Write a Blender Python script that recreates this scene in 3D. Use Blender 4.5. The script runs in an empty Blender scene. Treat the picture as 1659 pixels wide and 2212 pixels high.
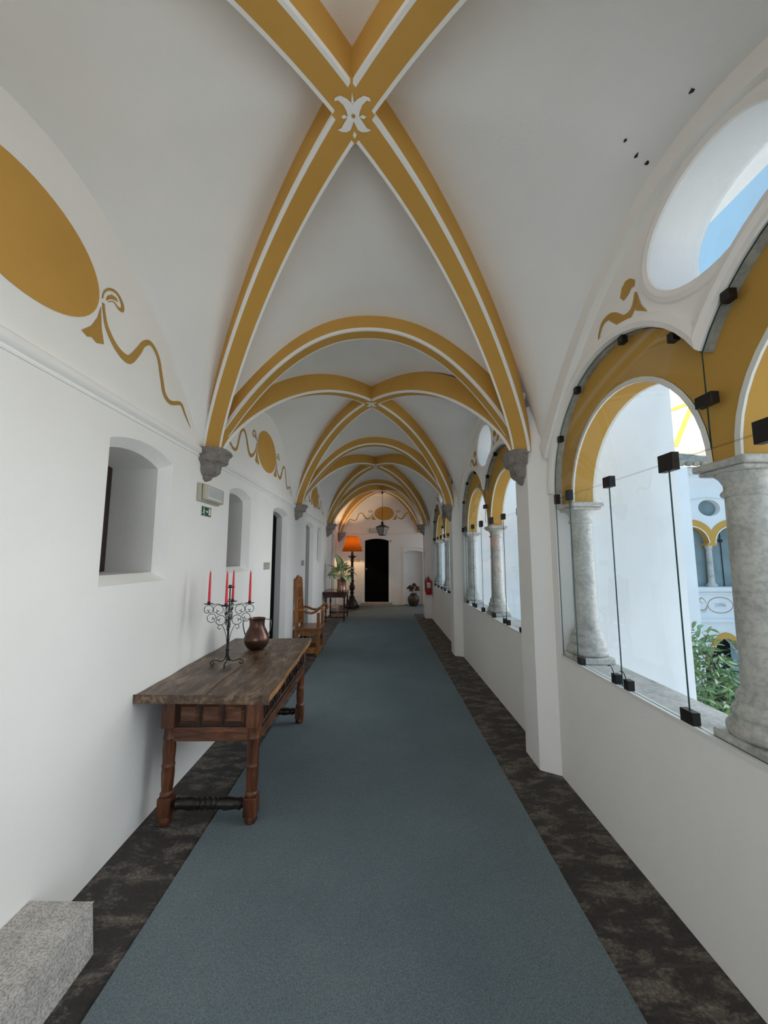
import bpy, math, random
from mathutils import Vector, Matrix
from mathutils.geometry import tessellate_polygon
random.seed(7)
S = bpy.context.scene
COL = S.collection
PI = math.pi

# ------------------------------------------------------------------ camera
H = 1.65
cam = bpy.data.cameras.new('camera'); camo = bpy.data.objects.new('camera', cam); COL.objects.link(camo)
camo.location = (0, 0, H)
camo.rotation_euler = (PI/2 + 0.1149, 0, -0.0079)
cam.sensor_fit = 'VERTICAL'; cam.sensor_height = 36.0
cam.lens = 835.57/2212*36.0
cam.clip_start = .05
S.camera = camo

# ------------------------------------------------------------------ world, lights, exposure
S.view_settings.view_transform = 'Standard'
S.view_settings.look = 'None'
S.view_settings.gamma = 1
S.view_settings.use_curve_mapping = False
S.view_settings.exposure = 0.0
w = bpy.data.worlds.new('sky'); S.world = w; w.use_nodes = True
bg = w.node_tree.nodes['Background']
bg.inputs[0].default_value = (.36, .66, .96, 1); bg.inputs[1].default_value = 1.0

def sun(name, frm, strength, color, angle):
    l = bpy.data.lights.new(name, 'SUN'); l.energy = strength; l.color = color; l.angle = math.radians(angle)
    o = bpy.data.objects.new(name, l); COL.objects.link(o)
    o.rotation_euler = Vector(frm).to_track_quat('Z', 'Y').to_euler()   # light comes from frm
    return o
def area(name, loc, aim, sx, sy, power, color):
    l = bpy.data.lights.new(name, 'AREA'); l.shape = 'RECTANGLE'; l.size = sx; l.size_y = sy
    l.energy = power; l.color = color
    o = bpy.data.objects.new(name, l); COL.objects.link(o); o.location = loc
    o.rotation_euler = (-Vector(aim)).to_track_quat('Z', 'Y').to_euler()
    return o
sun('skylight_low', (1, .14, .20), 3.8, (1.0, .955, .915), 60)
sun('skylight_high', (.9, -.55, 1.3), .48, (.42, .68, 1.0), 90)
sun('sunlight', (-.62, -.60, .50), 14.0, (1.0, .93, .80), .5)
area('courtyard_fill', (5.6, 1.5, -3.3), (-.6, 0, 1), 5, 13, 330, (1.0, .91, .82))  # added unseen lamp standing in for sun reflected off the paving
area('rear_fill', (-.06, -3.60, 1.7), (0, 1, .12), 2.3, 2.6, 42, (1.0, .98, .95))  # invented fill lamp behind the camera, lifts the ceiling and right wall
area('far_wing_fill', (4.2, 12.1, 1.9), (-1, .15, 0), 2.6, 2.0, 27, (.88, .93, 1.0))  # added lamp out of view, in place of daylight along the wing
S.cycles.max_bounces = 16; S.cycles.diffuse_bounces = 10; S.cycles.transparent_max_bounces = 24

# ------------------------------------------------------------------ materials
def newmat(name):
    m = bpy.data.materials.new(name); m.use_nodes = True
    nt = m.node_tree; b = nt.nodes['Principled BSDF']
    return m, nt, b
def noise(nt, scale, detail=4, rough=.55, vec=None, dist=0):
    n = nt.nodes.new('ShaderNodeTexNoise'); n.inputs['Scale'].default_value = scale
    n.inputs['Detail'].default_value = detail; n.inputs['Roughness'].default_value = rough
    n.inputs['Distortion'].default_value = dist
    if vec: nt.links.new(vec, n.inputs['Vector'])
    return n
def ramp(nt, src, stops):
    r = nt.nodes.new('ShaderNodeValToRGB'); el = r.color_ramp.elements
    while len(el) < len(stops): el.new(.5)
    for e, (p, c) in zip(el, stops):
        e.position = p; e.color = (*c, 1) if len(c) == 3 else c
    nt.links.new(src, r.inputs[0]); return r
def coords(nt, scale=(1, 1, 1), kind='Object'):
    tc = nt.nodes.new('ShaderNodeTexCoord'); mp = nt.nodes.new('ShaderNodeMapping')
    mp.inputs['Scale'].default_value = scale
    nt.links.new(tc.outputs[kind], mp.inputs['Vector']); return mp.outputs[0]
def bump(nt, b, src, strength, dist=.01):
    n = nt.nodes.new('ShaderNodeBump'); n.inputs['Strength'].default_value = strength
    n.inputs['Distance'].default_value = dist
    nt.links.new(src, n.inputs['Height']); nt.links.new(n.outputs[0], b.inputs['Normal'])
def simple(name, col, rough=.6, metal=0, spec=None, var=0, scale=12, bumps=0, bscale=40, stretch=(1, 1, 1)):
    m, nt, b = newmat(name)
    b.inputs['Roughness'].default_value = rough; b.inputs['Metallic'].default_value = metal
    if spec is not None: b.inputs['Specular IOR Level'].default_value = spec
    v = coords(nt, stretch)
    if var:
        n = noise(nt, scale, 5, .6, v)
        a = tuple(max(0, c*(1-var)) for c in col); c2 = tuple(min(1, c*(1+var)) for c in col)
        r = ramp(nt, n.outputs['Fac'], [(.3, a), (.7, c2)]); nt.links.new(r.outputs[0], b.inputs['Base Color'])
    else: b.inputs['Base Color'].default_value = (*col, 1)
    if bumps: bump(nt, b, noise(nt, bscale, 4, .6, v).outputs['Fac'], bumps)
    return m
def mat_plaster(name, c1, c2, bs=.25):
    m, nt, b = newmat(name); b.inputs['Roughness'].default_value = .85
    b.inputs['Specular IOR Level'].default_value = .2
    v = coords(nt)
    n = noise(nt, 1.3, 6, .6, v); r = ramp(nt, n.outputs['Fac'], [(.3, c1), (.7, c2)])
    nt.links.new(r.outputs[0], b.inputs['Base Color'])
    n2 = noise(nt, 9, 8, .68, v); bump(nt, b, n2.outputs['Fac'], bs, .02)
    return m
M = {}
M['white'] = mat_plaster('white_plaster', (.86, .845, .815), (.90, .89, .865))
M['ceil'] = mat_plaster('vault_plaster', (.84, .83, .81), (.89, .88, .86), .18)
M['line'] = mat_plaster('white_line_paint', (.86, .85, .82), (.90, .89, .86))
M['ochre'] = mat_plaster('ochre_paint', (.54, .300, .068), (.62, .355, .088), .15)
M['ochre_dark'] = mat_plaster('ochre_brush_paint', (.44, .25, .06), (.50, .30, .08), .15)
M['outwhite'] = mat_plaster('outdoor_plaster', (.74, .755, .77), (.82, .83, .84), .2)

def mat_stone(name, dark, mid, light, scale=9, bs=.6, rough=.8, speck=.72):
    m, nt, b = newmat(name); b.inputs['Roughness'].default_value = rough
    v = coords(nt)
    n = noise(nt, scale, 9, .7, v, .4); r = ramp(nt, n.outputs['Fac'], [(.25, dark), (.5, mid), (.78, light)])
    f = noise(nt, scale*9, 3, .6, v); rr = ramp(nt, f.outputs['Fac'], [(.38, (speck, speck, speck)), (.55, (1, 1, 1))])
    mx = nt.nodes.new('ShaderNodeMixRGB'); mx.blend_type = 'MULTIPLY'; mx.inputs[0].default_value = .8
    nt.links.new(r.outputs[0], mx.inputs[1]); nt.links.new(rr.outputs[0], mx.inputs[2])
    nt.links.new(mx.outputs[0], b.inputs['Base Color'])
    bump(nt, b, noise(nt, scale*2.5, 8, .7, v).outputs['Fac'], bs, .02)
    return m
M['stained'] = mat_stone('mould_stained_plaster', (.10, .11, .11), (.36, .38, .37), (.62, .64, .62), 3.2, .2)
M['marble'] = mat_stone('weathered_marble', (.30, .29, .27), (.56, .545, .51), (.74, .72, .68), 5, .35, .6)
M['corbel'] = mat_stone('rough_corbel_stone', (.17, .145, .13), (.33, .295, .265), (.48, .44, .40), 16, .9)
M['granite'] = mat_stone('granite', (.44, .405, .37), (.70, .66, .61), (.86, .83, .77), 14, .8, speck=.42)
M['threshold'] = mat_stone('pale_threshold_stone', (.34, .30, .25), (.44, .40, .34), (.52, .48, .42), 8, .3)
M['roof'] = mat_stone('lichen_roof_tile', (.16, .13, .10), (.36, .31, .25), (.62, .57, .48), 7, .8)

def mat_slate():
    m, nt, b = newmat('slate_floor'); 
    v = coords(nt)
    sv = coords(nt, (1.0, 1.9, 1))
    n = noise(nt, 4.6, 10, .74, sv, .35)
    r = ramp(nt, n.outputs['Fac'], [(.36, (.034, .029, .026)), (.50, (.050, .043, .038)), (.535, (.125, .105, .088)), (.62, (.20, .172, .145))])
    n2 = noise(nt, 58, 7, .78, v); r2 = ramp(nt, n2.outputs['Fac'], [(.36, (.35, .33, .32)), (.5, (.9, .9, .9)), (.64, (1.9, 1.85, 1.8))])
    mx = nt.nodes.new('ShaderNodeMixRGB'); mx.blend_type = 'MULTIPLY'; mx.inputs[0].default_value = 1
    nt.links.new(r.outputs[0], mx.inputs[1]); nt.links.new(r2.outputs[0], mx.inputs[2])
    # slab joints every 0.92 m along the corridor
    sp = nt.nodes.new('ShaderNodeSeparateXYZ'); nt.links.new(v, sp.inputs[0])
    mo = nt.nodes.new('ShaderNodeMath'); mo.operation = 'PINGPONG'; mo.inputs[1].default_value = .44
    nt.links.new(sp.outputs[1], mo.inputs[0])
    j = nt.nodes.new('ShaderNodeMath'); j.operation = 'LESS_THAN'; j.inputs[1].default_value = .006
    nt.links.new(mo.outputs[0], j.inputs[0])
    m3 = nt.nodes.new('ShaderNodeMixRGB'); m3.inputs[2].default_value = (.07, .06, .052, 1)
    nt.links.new(j.outputs[0], m3.inputs[0]); nt.links.new(mx.outputs[0], m3.inputs[1])
    nt.links.new(m3.outputs[0], b.inputs['Base Color'])
    rr = ramp(nt, n2.outputs['Fac'], [(.3, (.45, .45, .45)), (.7, (.75, .75, .75))])
    nt.links.new(rr.outputs[0], b.inputs['Roughness'])
    bump(nt, b, n2.outputs['Fac'], .7, .02)
    return m
M['slate'] = mat_slate()
def mat_carpet():
    m, nt, b = newmat('blue_grey_carpet'); b.inputs['Roughness'].default_value = .95
    b.inputs['Specular IOR Level'].default_value = .08
    v = coords(nt)
    n = noise(nt, 1.1, 5, .6, v); f = noise(nt, 160, 3, .7, v)
    r = ramp(nt, n.outputs['Fac'], [(.3, (.146, .185, .202)), (.7, (.184, .226, .243))])
    r2 = ramp(nt, f.outputs['Fac'], [(.3, (.62, .62, .62)), (.7, (1.3, 1.3, 1.3))])
    mx = nt.nodes.new('ShaderNodeMixRGB'); mx.blend_type = 'MULTIPLY'; mx.inputs[0].default_value = 1
    nt.links.new(r.outputs[0], mx.inputs[1]); nt.links.new(r2.outputs[0], mx.inputs[2])
    nt.links.new(mx.outputs[0], b.inputs['Base Color'])
    bump(nt, b, f.outputs['Fac'], .5, .004)
    return m
M['carpet'] = mat_carpet()
def mat_wood(name, dark, mid, light, rough=.45, stretch=(14, 1.2, 14), bs=.25, scale=2.2):
    m, nt, b = newmat(name)
    v = coords(nt, stretch)
    n = noise(nt, scale, 9, .65, v, .8)
    r = ramp(nt, n.outputs['Fac'], [(.33, dark), (.5, mid), (.67, light)])
    v2 = coords(nt); n2 = noise(nt, 3.0, 5, .6, v2)
    r2 = ramp(nt, n2.outputs['Fac'], [(.3, (.62, .60, .58)), (.65, (1.1, 1.1, 1.1))])
    mx = nt.nodes.new('ShaderNodeMixRGB'); mx.blend_type = 'MULTIPLY'; mx.inputs[0].default_value = .9
    nt.links.new(r.outputs[0], mx.inputs[1]); nt.links.new(r2.outputs[0], mx.inputs[2])
    nt.links.new(mx.outputs[0], b.inputs['Base Color']); b.inputs['Roughness'].default_value = rough
    bump(nt, b, n.outputs['Fac'], bs, .008)
    return m
M['oldtop'] = mat_wood('worn_walnut_top', (.038, .020, .011), (.135, .080, .046), (.32, .225, .145), .42, (7, 1.6, 7), .5, 2.6)
M['redwood'] = mat_wood('reddish_old_wood', (.045, .012, .005), (.125, .038, .014), (.24, .088, .034), .42, (9, 9, 1.2))
M['redwoodh'] = mat_wood('reddish_old_wood_rail', (.05, .014, .006), (.135, .045, .018), (.24, .095, .04), .42, (2, 2, 14))
M['edgewood'] = mat_wood('bare_edge_wood', (.25, .12, .045), (.40, .21, .08), (.52, .30, .13), .5, (9, 1.5, 9))
M['blackwood'] = mat_wood('blackened_wood', (.008, .006, .005), (.018, .012, .010), (.035, .024, .02), .35, (2, 12, 12))
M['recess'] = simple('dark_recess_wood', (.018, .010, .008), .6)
M['chair'] = mat_wood('honey_brown_wood', (.23, .072, .016), (.40, .150, .036), (.55, .25, .075), .42, (10, 10, 1.3))
M['chairseat'] = mat_wood('honey_brown_seat', (.22, .075, .03), (.36, .155, .065), (.50, .25, .12), .35, (1.5, 12, 10))
M['mahog'] = mat_wood('dark_mahogany', (.022, .006, .005), (.055, .014, .010), (.10, .03, .02), .22, (8, 8, 1.5), .1)
M['lampwood'] = mat_wood('near_black_carved_wood', (.006, .004, .003), (.018, .010, .008), (.05, .025, .02), .35, (8, 8, 2))
M['doorblack'] = simple('black_painted_door', (.003, .003, .003), .8, spec=.05)
M['frame'] = simple('dark_brown_frame', (.03, .014, .010), .5)
M['iron'] = simple('black_wrought_iron', (.012, .012, .013), .5, .3)
M['candle'] = simple('red_wax', (.75, .010, .025), .35)
M['wick'] = simple('burnt_wick', (.03, .02, .02), .9)
M['clip'] = simple('black_clip_metal', (.010, .008, .008), .45, .2)
M['plastic'] = simple('aged_cream_plastic', (.50, .46, .37), .5)
M['lens'] = simple('ribbed_clear_diffuser', (.80, .84, .82), .15)
M['green'] = simple('exit_sign_green', (.010, .085, .035), .4)
M['signwhite'] = simple('pale_sign_white', (.72, .80, .62), .5)
M['paperwhite'] = simple('paper_white', (.75, .75, .72), .6)
M['tile'] = simple('beige_tile', (.50, .45, .38), .35, var=.15, scale=40)
M['tiledraw'] = simple('grey_brown_glaze', (.24, .20, .16), .35)
M['red'] = simple('extinguisher_red', (.42, .008, .012), .3)
M['blackrub'] = simple('black_rubber', (.015, .015, .015), .6)
M['soil'] = simple('dark_soil', (.03, .02, .015), .9, bumps=.8)
M['vase'] = simple('dark_glazed_clay', (.045, .035, .025), .4, var=.5, scale=9)
M['dried'] = simple('dried_brown_petals', (.085, .040, .024), .8, var=.4, scale=60)
M['driedpale'] = simple('dried_stem_tan', (.30, .24, .17), .8)
M['textgrey'] = simple('faded_grey_lettering', (.33, .36, .38), .8)
M['outline'] = simple('brown_band_paint', (.42, .30, .20), .8)
M['metalgrey'] = simple('grey_metal', (.35, .35, .36), .35, .8)
M['ground'] = mat_stone('courtyard_paving', (.42, .40, .36), (.52, .50, .46), (.60, .58, .53), 3, .2)
M['bark'] = simple('grey_brown_bark', (.16, .12, .09), .9, var=.3, bumps=.6)

def mat_copper(name, c1, c2, rough):
    m, nt, b = newmat(name); b.inputs['Metallic'].default_value = .92
    v = coords(nt); n = noise(nt, 7, 7, .65, v, .3)
    r = ramp(nt, n.outputs['Fac'], [(.3, c1), (.7, c2)]); nt.links.new(r.outputs[0], b.inputs['Base Color'])
    r2 = ramp(nt, n.outputs['Fac'], [(.3, (rough+.12,)*3), (.7, (rough-.05,)*3)]); nt.links.new(r2.outputs[0], b.inputs['Roughness'])
    bump(nt, b, noise(nt, 25, 3, .5, v).outputs['Fac'], .12, .006)
    return m
M['copper'] = mat_copper('tarnished_copper', (.085, .045, .034), (.20, .115, .088), .32)
M['brass'] = mat_copper('dull_grey_brass', (.20, .17, .13), (.33, .28, .22), .42)
M['copper2'] = mat_copper('polished_copper_pot', (.30, .15, .10), (.46, .27, .20), .25)

def mat_glass(name, tint=(.965, .978, .975), gl=.045):
    m = bpy.data.materials.new(name); m.use_nodes = True; nt = m.node_tree; nt.nodes.clear()
    o = nt.nodes.new('ShaderNodeOutputMaterial'); t = nt.nodes.new('ShaderNodeBsdfTransparent'); g = nt.nodes.new('ShaderNodeBsdfGlossy')
    t.inputs[0].default_value = (*tint, 1); g.inputs['Roughness'].default_value = .02; g.inputs[0].default_value = (.9, .95, .93, 1)
    fr = nt.nodes.new('ShaderNodeLayerWeight'); fr.inputs['Blend'].default_value = .18
    mul = nt.nodes.new('ShaderNodeMath'); mul.operation = 'MULTIPLY'; mul.inputs[1].default_value = .07
    nt.links.new(fr.outputs['Fresnel'], mul.inputs[0])
    mx = nt.nodes.new('ShaderNodeMixShader')
    nt.links.new(mul.outputs[0], mx.inputs[0]); nt.links.new(t.outputs[0], mx.inputs[1]); nt.links.new(g.outputs[0], mx.inputs[2])
    nt.links.new(mx.outputs[0], o.inputs[0]); return m
M['glass'] = mat_glass('clear_glass')
def mat_dusty():
    m = mat_glass('dusty_glass'); nt = m.node_tree; out = [n for n in nt.nodes if n.type == 'OUTPUT_MATERIAL'][0]
    src = out.inputs[0].links[0].from_socket
    d = nt.nodes.new('ShaderNodeBsdfDiffuse'); d.inputs[0].default_value = (.86, .86, .90, 1)
    v = coords(nt, (1, 1, 1)); n = noise(nt, 2.2, 4, .5, v, .3); r = ramp(nt, n.outputs['Fac'], [(.40, (.03, .03, .03)), (.75, (.30, .30, .30))])
    mx = nt.nodes.new('ShaderNodeMixShader'); nt.links.new(r.outputs[0], mx.inputs[0]); nt.links.new(src, mx.inputs[1]); nt.links.new(d.outputs[0], mx.inputs[2])
    nt.links.new(mx.outputs[0], out.inputs[0]); return m
M['dusty'] = mat_dusty()
M['glassedge'] = simple('green_glass_edge', (.015, .06, .055), .15)
M['darkglass'] = simple('grey_green_glass', (.20, .26, .27), .08, var=.2, scale=2)
M['lampglass'] = simple('frosted_lantern_glass', (.32, .30, .27), .3)

def mat_shade():
    m = bpy.data.materials.new('orange_linen_shade'); m.use_nodes = True; nt = m.node_tree; nt.nodes.clear()
    o = nt.nodes.new('ShaderNodeOutputMaterial'); t = nt.nodes.new('ShaderNodeBsdfTranslucent'); d = nt.nodes.new('ShaderNodeBsdfDiffuse')
    v = coords(nt, (60, 60, 6)); n = noise(nt, 3, 4, .6, v)
    r = ramp(nt, n.outputs['Fac'], [(.3, (.27, .13, .03)), (.7, (.36, .18, .045))])
    nt.links.new(r.outputs[0], t.inputs[0]); nt.links.new(r.outputs[0], d.inputs[0])
    mx = nt.nodes.new('ShaderNodeMixShader'); mx.inputs[0].default_value = .35
    nt.links.new(t.outputs[0], mx.inputs[1]); nt.links.new(d.outputs[0], mx.inputs[2]); nt.links.new(mx.outputs[0], o.inputs[0])
    return m
M['shade'] = mat_shade()
def mat_leaf(name, edge, centre, use_uv=True, rough=.4):
    m, nt, b = newmat(name); b.inputs['Roughness'].default_value = rough
    at = nt.nodes.new('ShaderNodeAttribute'); at.attribute_name = 'leafv'
    r = ramp(nt, at.outputs['Fac'], [(.48, centre), (.92, edge)])
    n = noise(nt, 60, 3, .6, coords(nt)); r2 = ramp(nt, n.outputs['Fac'], [(.35, (.7, .7, .7)), (.65, (1.1, 1.1, 1.1))])
    mx = nt.nodes.new('ShaderNodeMixRGB'); mx.blend_type = 'MULTIPLY'; mx.inputs[0].default_value = .8
    nt.links.new(r.outputs[0], mx.inputs[1]); nt.links.new(r2.outputs[0], mx.inputs[2])
    nt.links.new(mx.outputs[0], b.inputs['Base Color']); return m
M['leafvar'] = mat_leaf('variegated_leaf', (.05, .14, .03), (.72, .78, .40))
M['leafgreen'] = mat_leaf('dark_tree_leaf', (.10, .21, .07), (.27, .40, .17))

# ------------------------------------------------------------------ mesh helpers
class MB:
    def __init__(s): s.v = []; s.f = []; s.m = []; s.mats = []; s.attr = None
    def mi(s, mat):
        if isinstance(mat, str): mat = M[mat]
        if mat not in s.mats: s.mats.append(mat)
        return s.mats.index(mat)
    def add(s, vs, fs, mat):
        o = len(s.v); k = s.mi(mat); s.v += [tuple(p) for p in vs]
        for f in fs: s.f.append(tuple(i+o for i in f)); s.m.append(k)
    def box(s, x0, x1, y0, y1, z0, z1, mat, X=None):
        vs = [(x, y, z) for x in (x0, x1) for y in (y0, y1) for z in (z0, z1)]
        if X: vs = [X @ Vector(p) for p in vs]
        s.add(vs, [(0, 1, 3, 2), (4, 6, 7, 5), (0, 4, 5, 1), (2, 3, 7, 6), (0, 2, 6, 4), (1, 5, 7, 3)], mat)
    def lathe(s, prof, mat, c=(0, 0, 0), seg=24, axis='z', sx=1, sy=1, X=None, cap=True):
        vs = []; fs = []
        for r, z in prof:
            for k in range(seg):
                a = 2*PI*k/seg; p = (r*math.cos(a)*sx, r*math.sin(a)*sy, z)
                if axis == 'x': p = (p[2], p[0], p[1])
                elif axis == 'y': p = (p[0], p[2], p[1])
                p = Vector(p) + Vector(c)
                vs.append(X @ p if X else p)
        for i in range(len(prof)-1):
            for k in range(seg):
                a, b2 = i*seg+k, i*seg+(k+1) % seg
                fs.append((a, b2, b2+seg, a+seg))
        if cap:
            fs.append(tuple(range(seg))[::-1]); fs.append(tuple((len(prof)-1)*seg+k for k in range(seg)))
        s.add(vs, fs, mat)
    def tube(s, path, r, mat, seg=8, rs=None, flat=None):
        path = [Vector(p) for p in path]; n = len(path); vs = []; fs = []
        up = Vector((0, 0, 1)); prev = None
        for i, p in enumerate(path):
            t = (path[min(i+1, n-1)] - path[max(i-1, 0)]).normalized()
            if prev is None:
                a = t.cross(up)
                if a.length < .1: a = t.cross(Vector((1, 0, 0)))
                a.normalize()
            else:
                a = prev - t*prev.dot(t); a.normalize()
            prev = a; b2 = t.cross(a)
            rr = rs[i] if rs else r
            for k in range(seg):
                an = 2*PI*k/seg
                vs.append(p + a*math.cos(an)*rr*(flat[0] if flat else 1) + b2*math.sin(an)*rr*(flat[1] if flat else 1))
        for i in range(n-1):
            for k in range(seg):
                a, b2 = i*seg+k, i*seg+(k+1) % seg; fs.append((a, b2, b2+seg, a+seg))
        fs.append(tuple(range(seg))[::-1]); fs.append(tuple((n-1)*seg+k for k in range(seg)))
        s.add(vs, fs, mat)
    def poly(s, loops, fn, mat):
        """flat polygon with holes; loops of 2D points, fn maps (a,b)->3D"""
        pl = [[Vector((a, b, 0)) for a, b in L] for L in loops]
        flat = [p for L in pl for p in L]
        tris = tessellate_polygon(pl)
        s.add([fn(p.x, p.y) for p in flat], [tuple(t) for t in tris], mat)
    def wall(s, loop, fa, fb, mat, closed=True):
        """ribbon between two mappings of the same 2D loop"""
        n = len(loop); vs = [fa(*p) for p in loop] + [fb(*p) for p in loop]
        fs = [(i, (i+1) % n, n+(i+1) % n, n+i) for i in range(n if closed else n-1)]
        s.add(vs, fs, mat)
    def bridge(s, A, B, mat, closed=True):
        n = len(A); s.add(list(A)+list(B), [(i, (i+1) % n, n+(i+1) % n, n+i) for i in range(n if closed else n-1)], mat)
    def prism(s, loop, fa, fb, mat, matside=None):
        s.poly([loop], fa, mat); s.poly([loop], fb, mat); s.wall(loop, fa, fb, matside or mat)
    def sphere(s, c, r, mat, seg=12, rings=8, sc=(1, 1, 1)):
        prof = [(max(1e-4, r*math.sin(PI*i/rings)), -r*math.cos(PI*i/rings)) for i in range(rings+1)]
        vs = []; fs = []
        for rr, z in prof:
            for k in range(seg):
                a = 2*PI*k/seg; vs.append((c[0]+rr*math.cos(a)*sc[0], c[1]+rr*math.sin(a)*sc[1], c[2]+z*sc[2]))
        for i in range(rings):
            for k in range(seg):
                a, b2 = i*seg+k, i*seg+(k+1) % seg; fs.append((a, b2, b2+seg, a+seg))
        s.add(vs, fs, mat)
    def build(s, name, parent=None, bev=0, smooth=32, sub=0, origin=None):
        me = bpy.data.meshes.new(name)
        vs = s.v
        if origin: vs = [(x-origin[0], y-origin[1], z-origin[2]) for x, y, z in vs]
        me.from_pydata([tuple(p) for p in vs], [], s.f)
        for m in s.mats: me.materials.append(m)
        me.polygons.foreach_set('material_index', s.m)
        me.update()
        if smooth:
            me.polygons.foreach_set('use_smooth', [True]*len(me.polygons))
            me.set_sharp_from_angle(angle=math.radians(smooth))
        if s.attr is not None:
            a = me.attributes.new('leafv', 'FLOAT', 'POINT'); a.data.foreach_set('value', s.attr)
        o = bpy.data.objects.new(name, me); COL.objects.link(o)
        if origin: o.location = origin
        if parent: o.parent = parent
        if bev:
            b = o.modifiers.new('bevel', 'BEVEL'); b.width = bev; b.segments = 2; b.limit_method = 'ANGLE'; b.angle_limit = math.radians(40)
        if sub:
            b = o.modifiers.new('subd', 'SUBSURF'); b.levels = sub; b.render_levels = sub
        return o
def tag(o, label, cat, group=None):
    o['label'] = label; o['category'] = cat
    if group: o['group'] = group
    return o
def thing(name, loc, label, cat, rz=0, group=None):
    o = bpy.data.objects.new(name, None); COL.objects.link(o); o.location = loc; o.rotation_euler = (0, 0, rz)
    o.empty_display_size = .1
    return tag(o, label, cat, group)
def struct(o): o['kind'] = 'structure'; return o
def copy_tree(o, parent=None):
    c = o.copy(); COL.objects.link(c)
    if parent: c.parent = parent
    for ch in list(o.children): copy_tree(ch, c)
    return c
def circle(cy, cz, ry, rz, n=40): return [(cy+ry*math.cos(2*PI*i/n), cz+rz*math.sin(2*PI*i/n)) for i in range(n)]
def smoothpath(pts, k=6):
    out = []; n = len(pts); P = [Vector(p) for p in pts]
    for i in range(n-1):
        p0, p1, p2, p3 = P[max(i-1, 0)], P[i], P[i+1], P[min(i+2, n-1)]
        for j in range(k):
            t = j/k
            out.append(.5*((2*p1)+(p2-p0)*t+(2*p0-5*p1+4*p2-p3)*t*t+(3*p1-p0-3*p2+p3)*t**3))
    out.append(P[-1]); return out
def ribbon2d(pts, widths, k=6):
    """tapered 2D stroke -> closed outline"""
    P = smoothpath([(a, b, w2) for (a, b), w2 in zip(pts, widths)], k)
    L = []; R = []
    for i, p in enumerate(P):
        q, r = P[max(i-1, 0)], P[min(i+1, len(P)-1)]
        t = Vector((r.x-q.x, r.y-q.y)); t.normalize(); nn = Vector((-t.y, t.x))
        wd = max(p.z, .0005)/2
        L.append((p.x+nn.x*wd, p.y+nn.y*wd)); R.append((p.x-nn.x*wd, p.y-nn.y*wd))
    return L, R
def stroke(mb, pts, widths, fn, mat, k=6):
    L, R = ribbon2d(pts, widths, k)
    mb.add([fn(*p) for p in L]+[fn(*p) for p in R], [(i, i+1, len(L)+i+1, len(L)+i) for i in range(len(L)-1)], mat)

# ------------------------------------------------------------------ dimensions
XL, XR, XP = -1.49, 1.375, 1.24
XC = -.115
PY = [-3.60, -.10, 3.30, 6.80, 10.62, 13.54]      # pier lines and the end wall
BC = [-1.93, 1.57, 5.09, 8.72]                    # window centres
YB = -3.68

# ------------------------------------------------------------------ ceiling: web of the groin vaults
def Tf(u): return 1-abs(min(1, u))**2.15
def Df(v): v = min(1, abs(v)); return .60*(1-v**2.1)+.40*math.sqrt(max(0, 1-v*v))
def web_z(x, y, x0, x1, y0, y1, lun=True):
    xc = XC if x1 < 2 else (x0+x1)/2
    yc = (y0+y1)/2; b = (y1-y0)/2
    u = (x-xc)/((x1-xc) if x > xc else (xc-x0)); v = (y-yc)/b
    au, av = min(1, abs(u)), min(1, abs(v))
    if av >= au:      # cell towards the transverse arches
        D = 2.56+1.34*Df(au*.97); T = 2.52+1.245*Tf(au*.975)
        wgt = 0 if au >= 1 else (av-au)/(1-au)
        return D*(1-wgt)+T*wgt
    D = 2.56+1.34*Df(av*.97); W = 2.50+1.02*max(0, 1-(av*1.09)**1.9)
    wgt = 0 if av >= 1 else (au-av)/(1-av)
    return D*(1-wgt)+W*wgt
cm = MB()
bays = [(XL, XR, PY[i], PY[i+1]) for i in range(5)]
for bi, (x0, x1, y0, y1) in enumerate(bays):
    N = 40
    xs = [x0+(XC-x0)*i/(N//2) for i in range(N//2)]+[XC+(x1-XC)*i/(N//2) for i in range(N//2+1)]
    ys = [y0+(y1-y0)*j/N for j in range(N+1)]
    vs = [(x, y, web_z(x, y, x0, x1, y0, y1)) for y in ys for x in xs]; n = len(xs)
    fs = [(j*n+i, j*n+i+1, (j+1)*n+i+1, (j+1)*n+i) for j in range(N) for i in range(n-1)]
    cm.add(vs, fs, 'ceil')
# dark flaked spots near the window wall of the first bay
def vspot(x, y, pts, m):
    vs = []
    for a, b in pts:
        xx, yy = x+a, y+b; vs.append((xx, yy, web_z(xx, yy, *bays[1])-.003))
    m.add(vs, [tuple(range(len(pts)))], 'frame')
for (x, y, s_) in ((1.22, 1.635, .011), (1.283, 1.655, .010), (1.138, 1.586, .007), (1.255, 1.35, .009)):
    vspot(x, y, [(s_*random.uniform(.5, 1.3)*math.cos(a*PI/4), s_*random.uniform(.6, 1.9)*math.sin(a*PI/4)) for a in range(8)], cm)
ceiling = struct(cm.build('ceiling', smooth=20))
# solid roof slab above, so that no daylight leaks through the vault
rm = MB(); rm.box(-2.3, 1.62, YB-.3, 13.9, 3.95, 4.15, 'outwhite')
struct(rm.build('ceiling_slab'))

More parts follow.
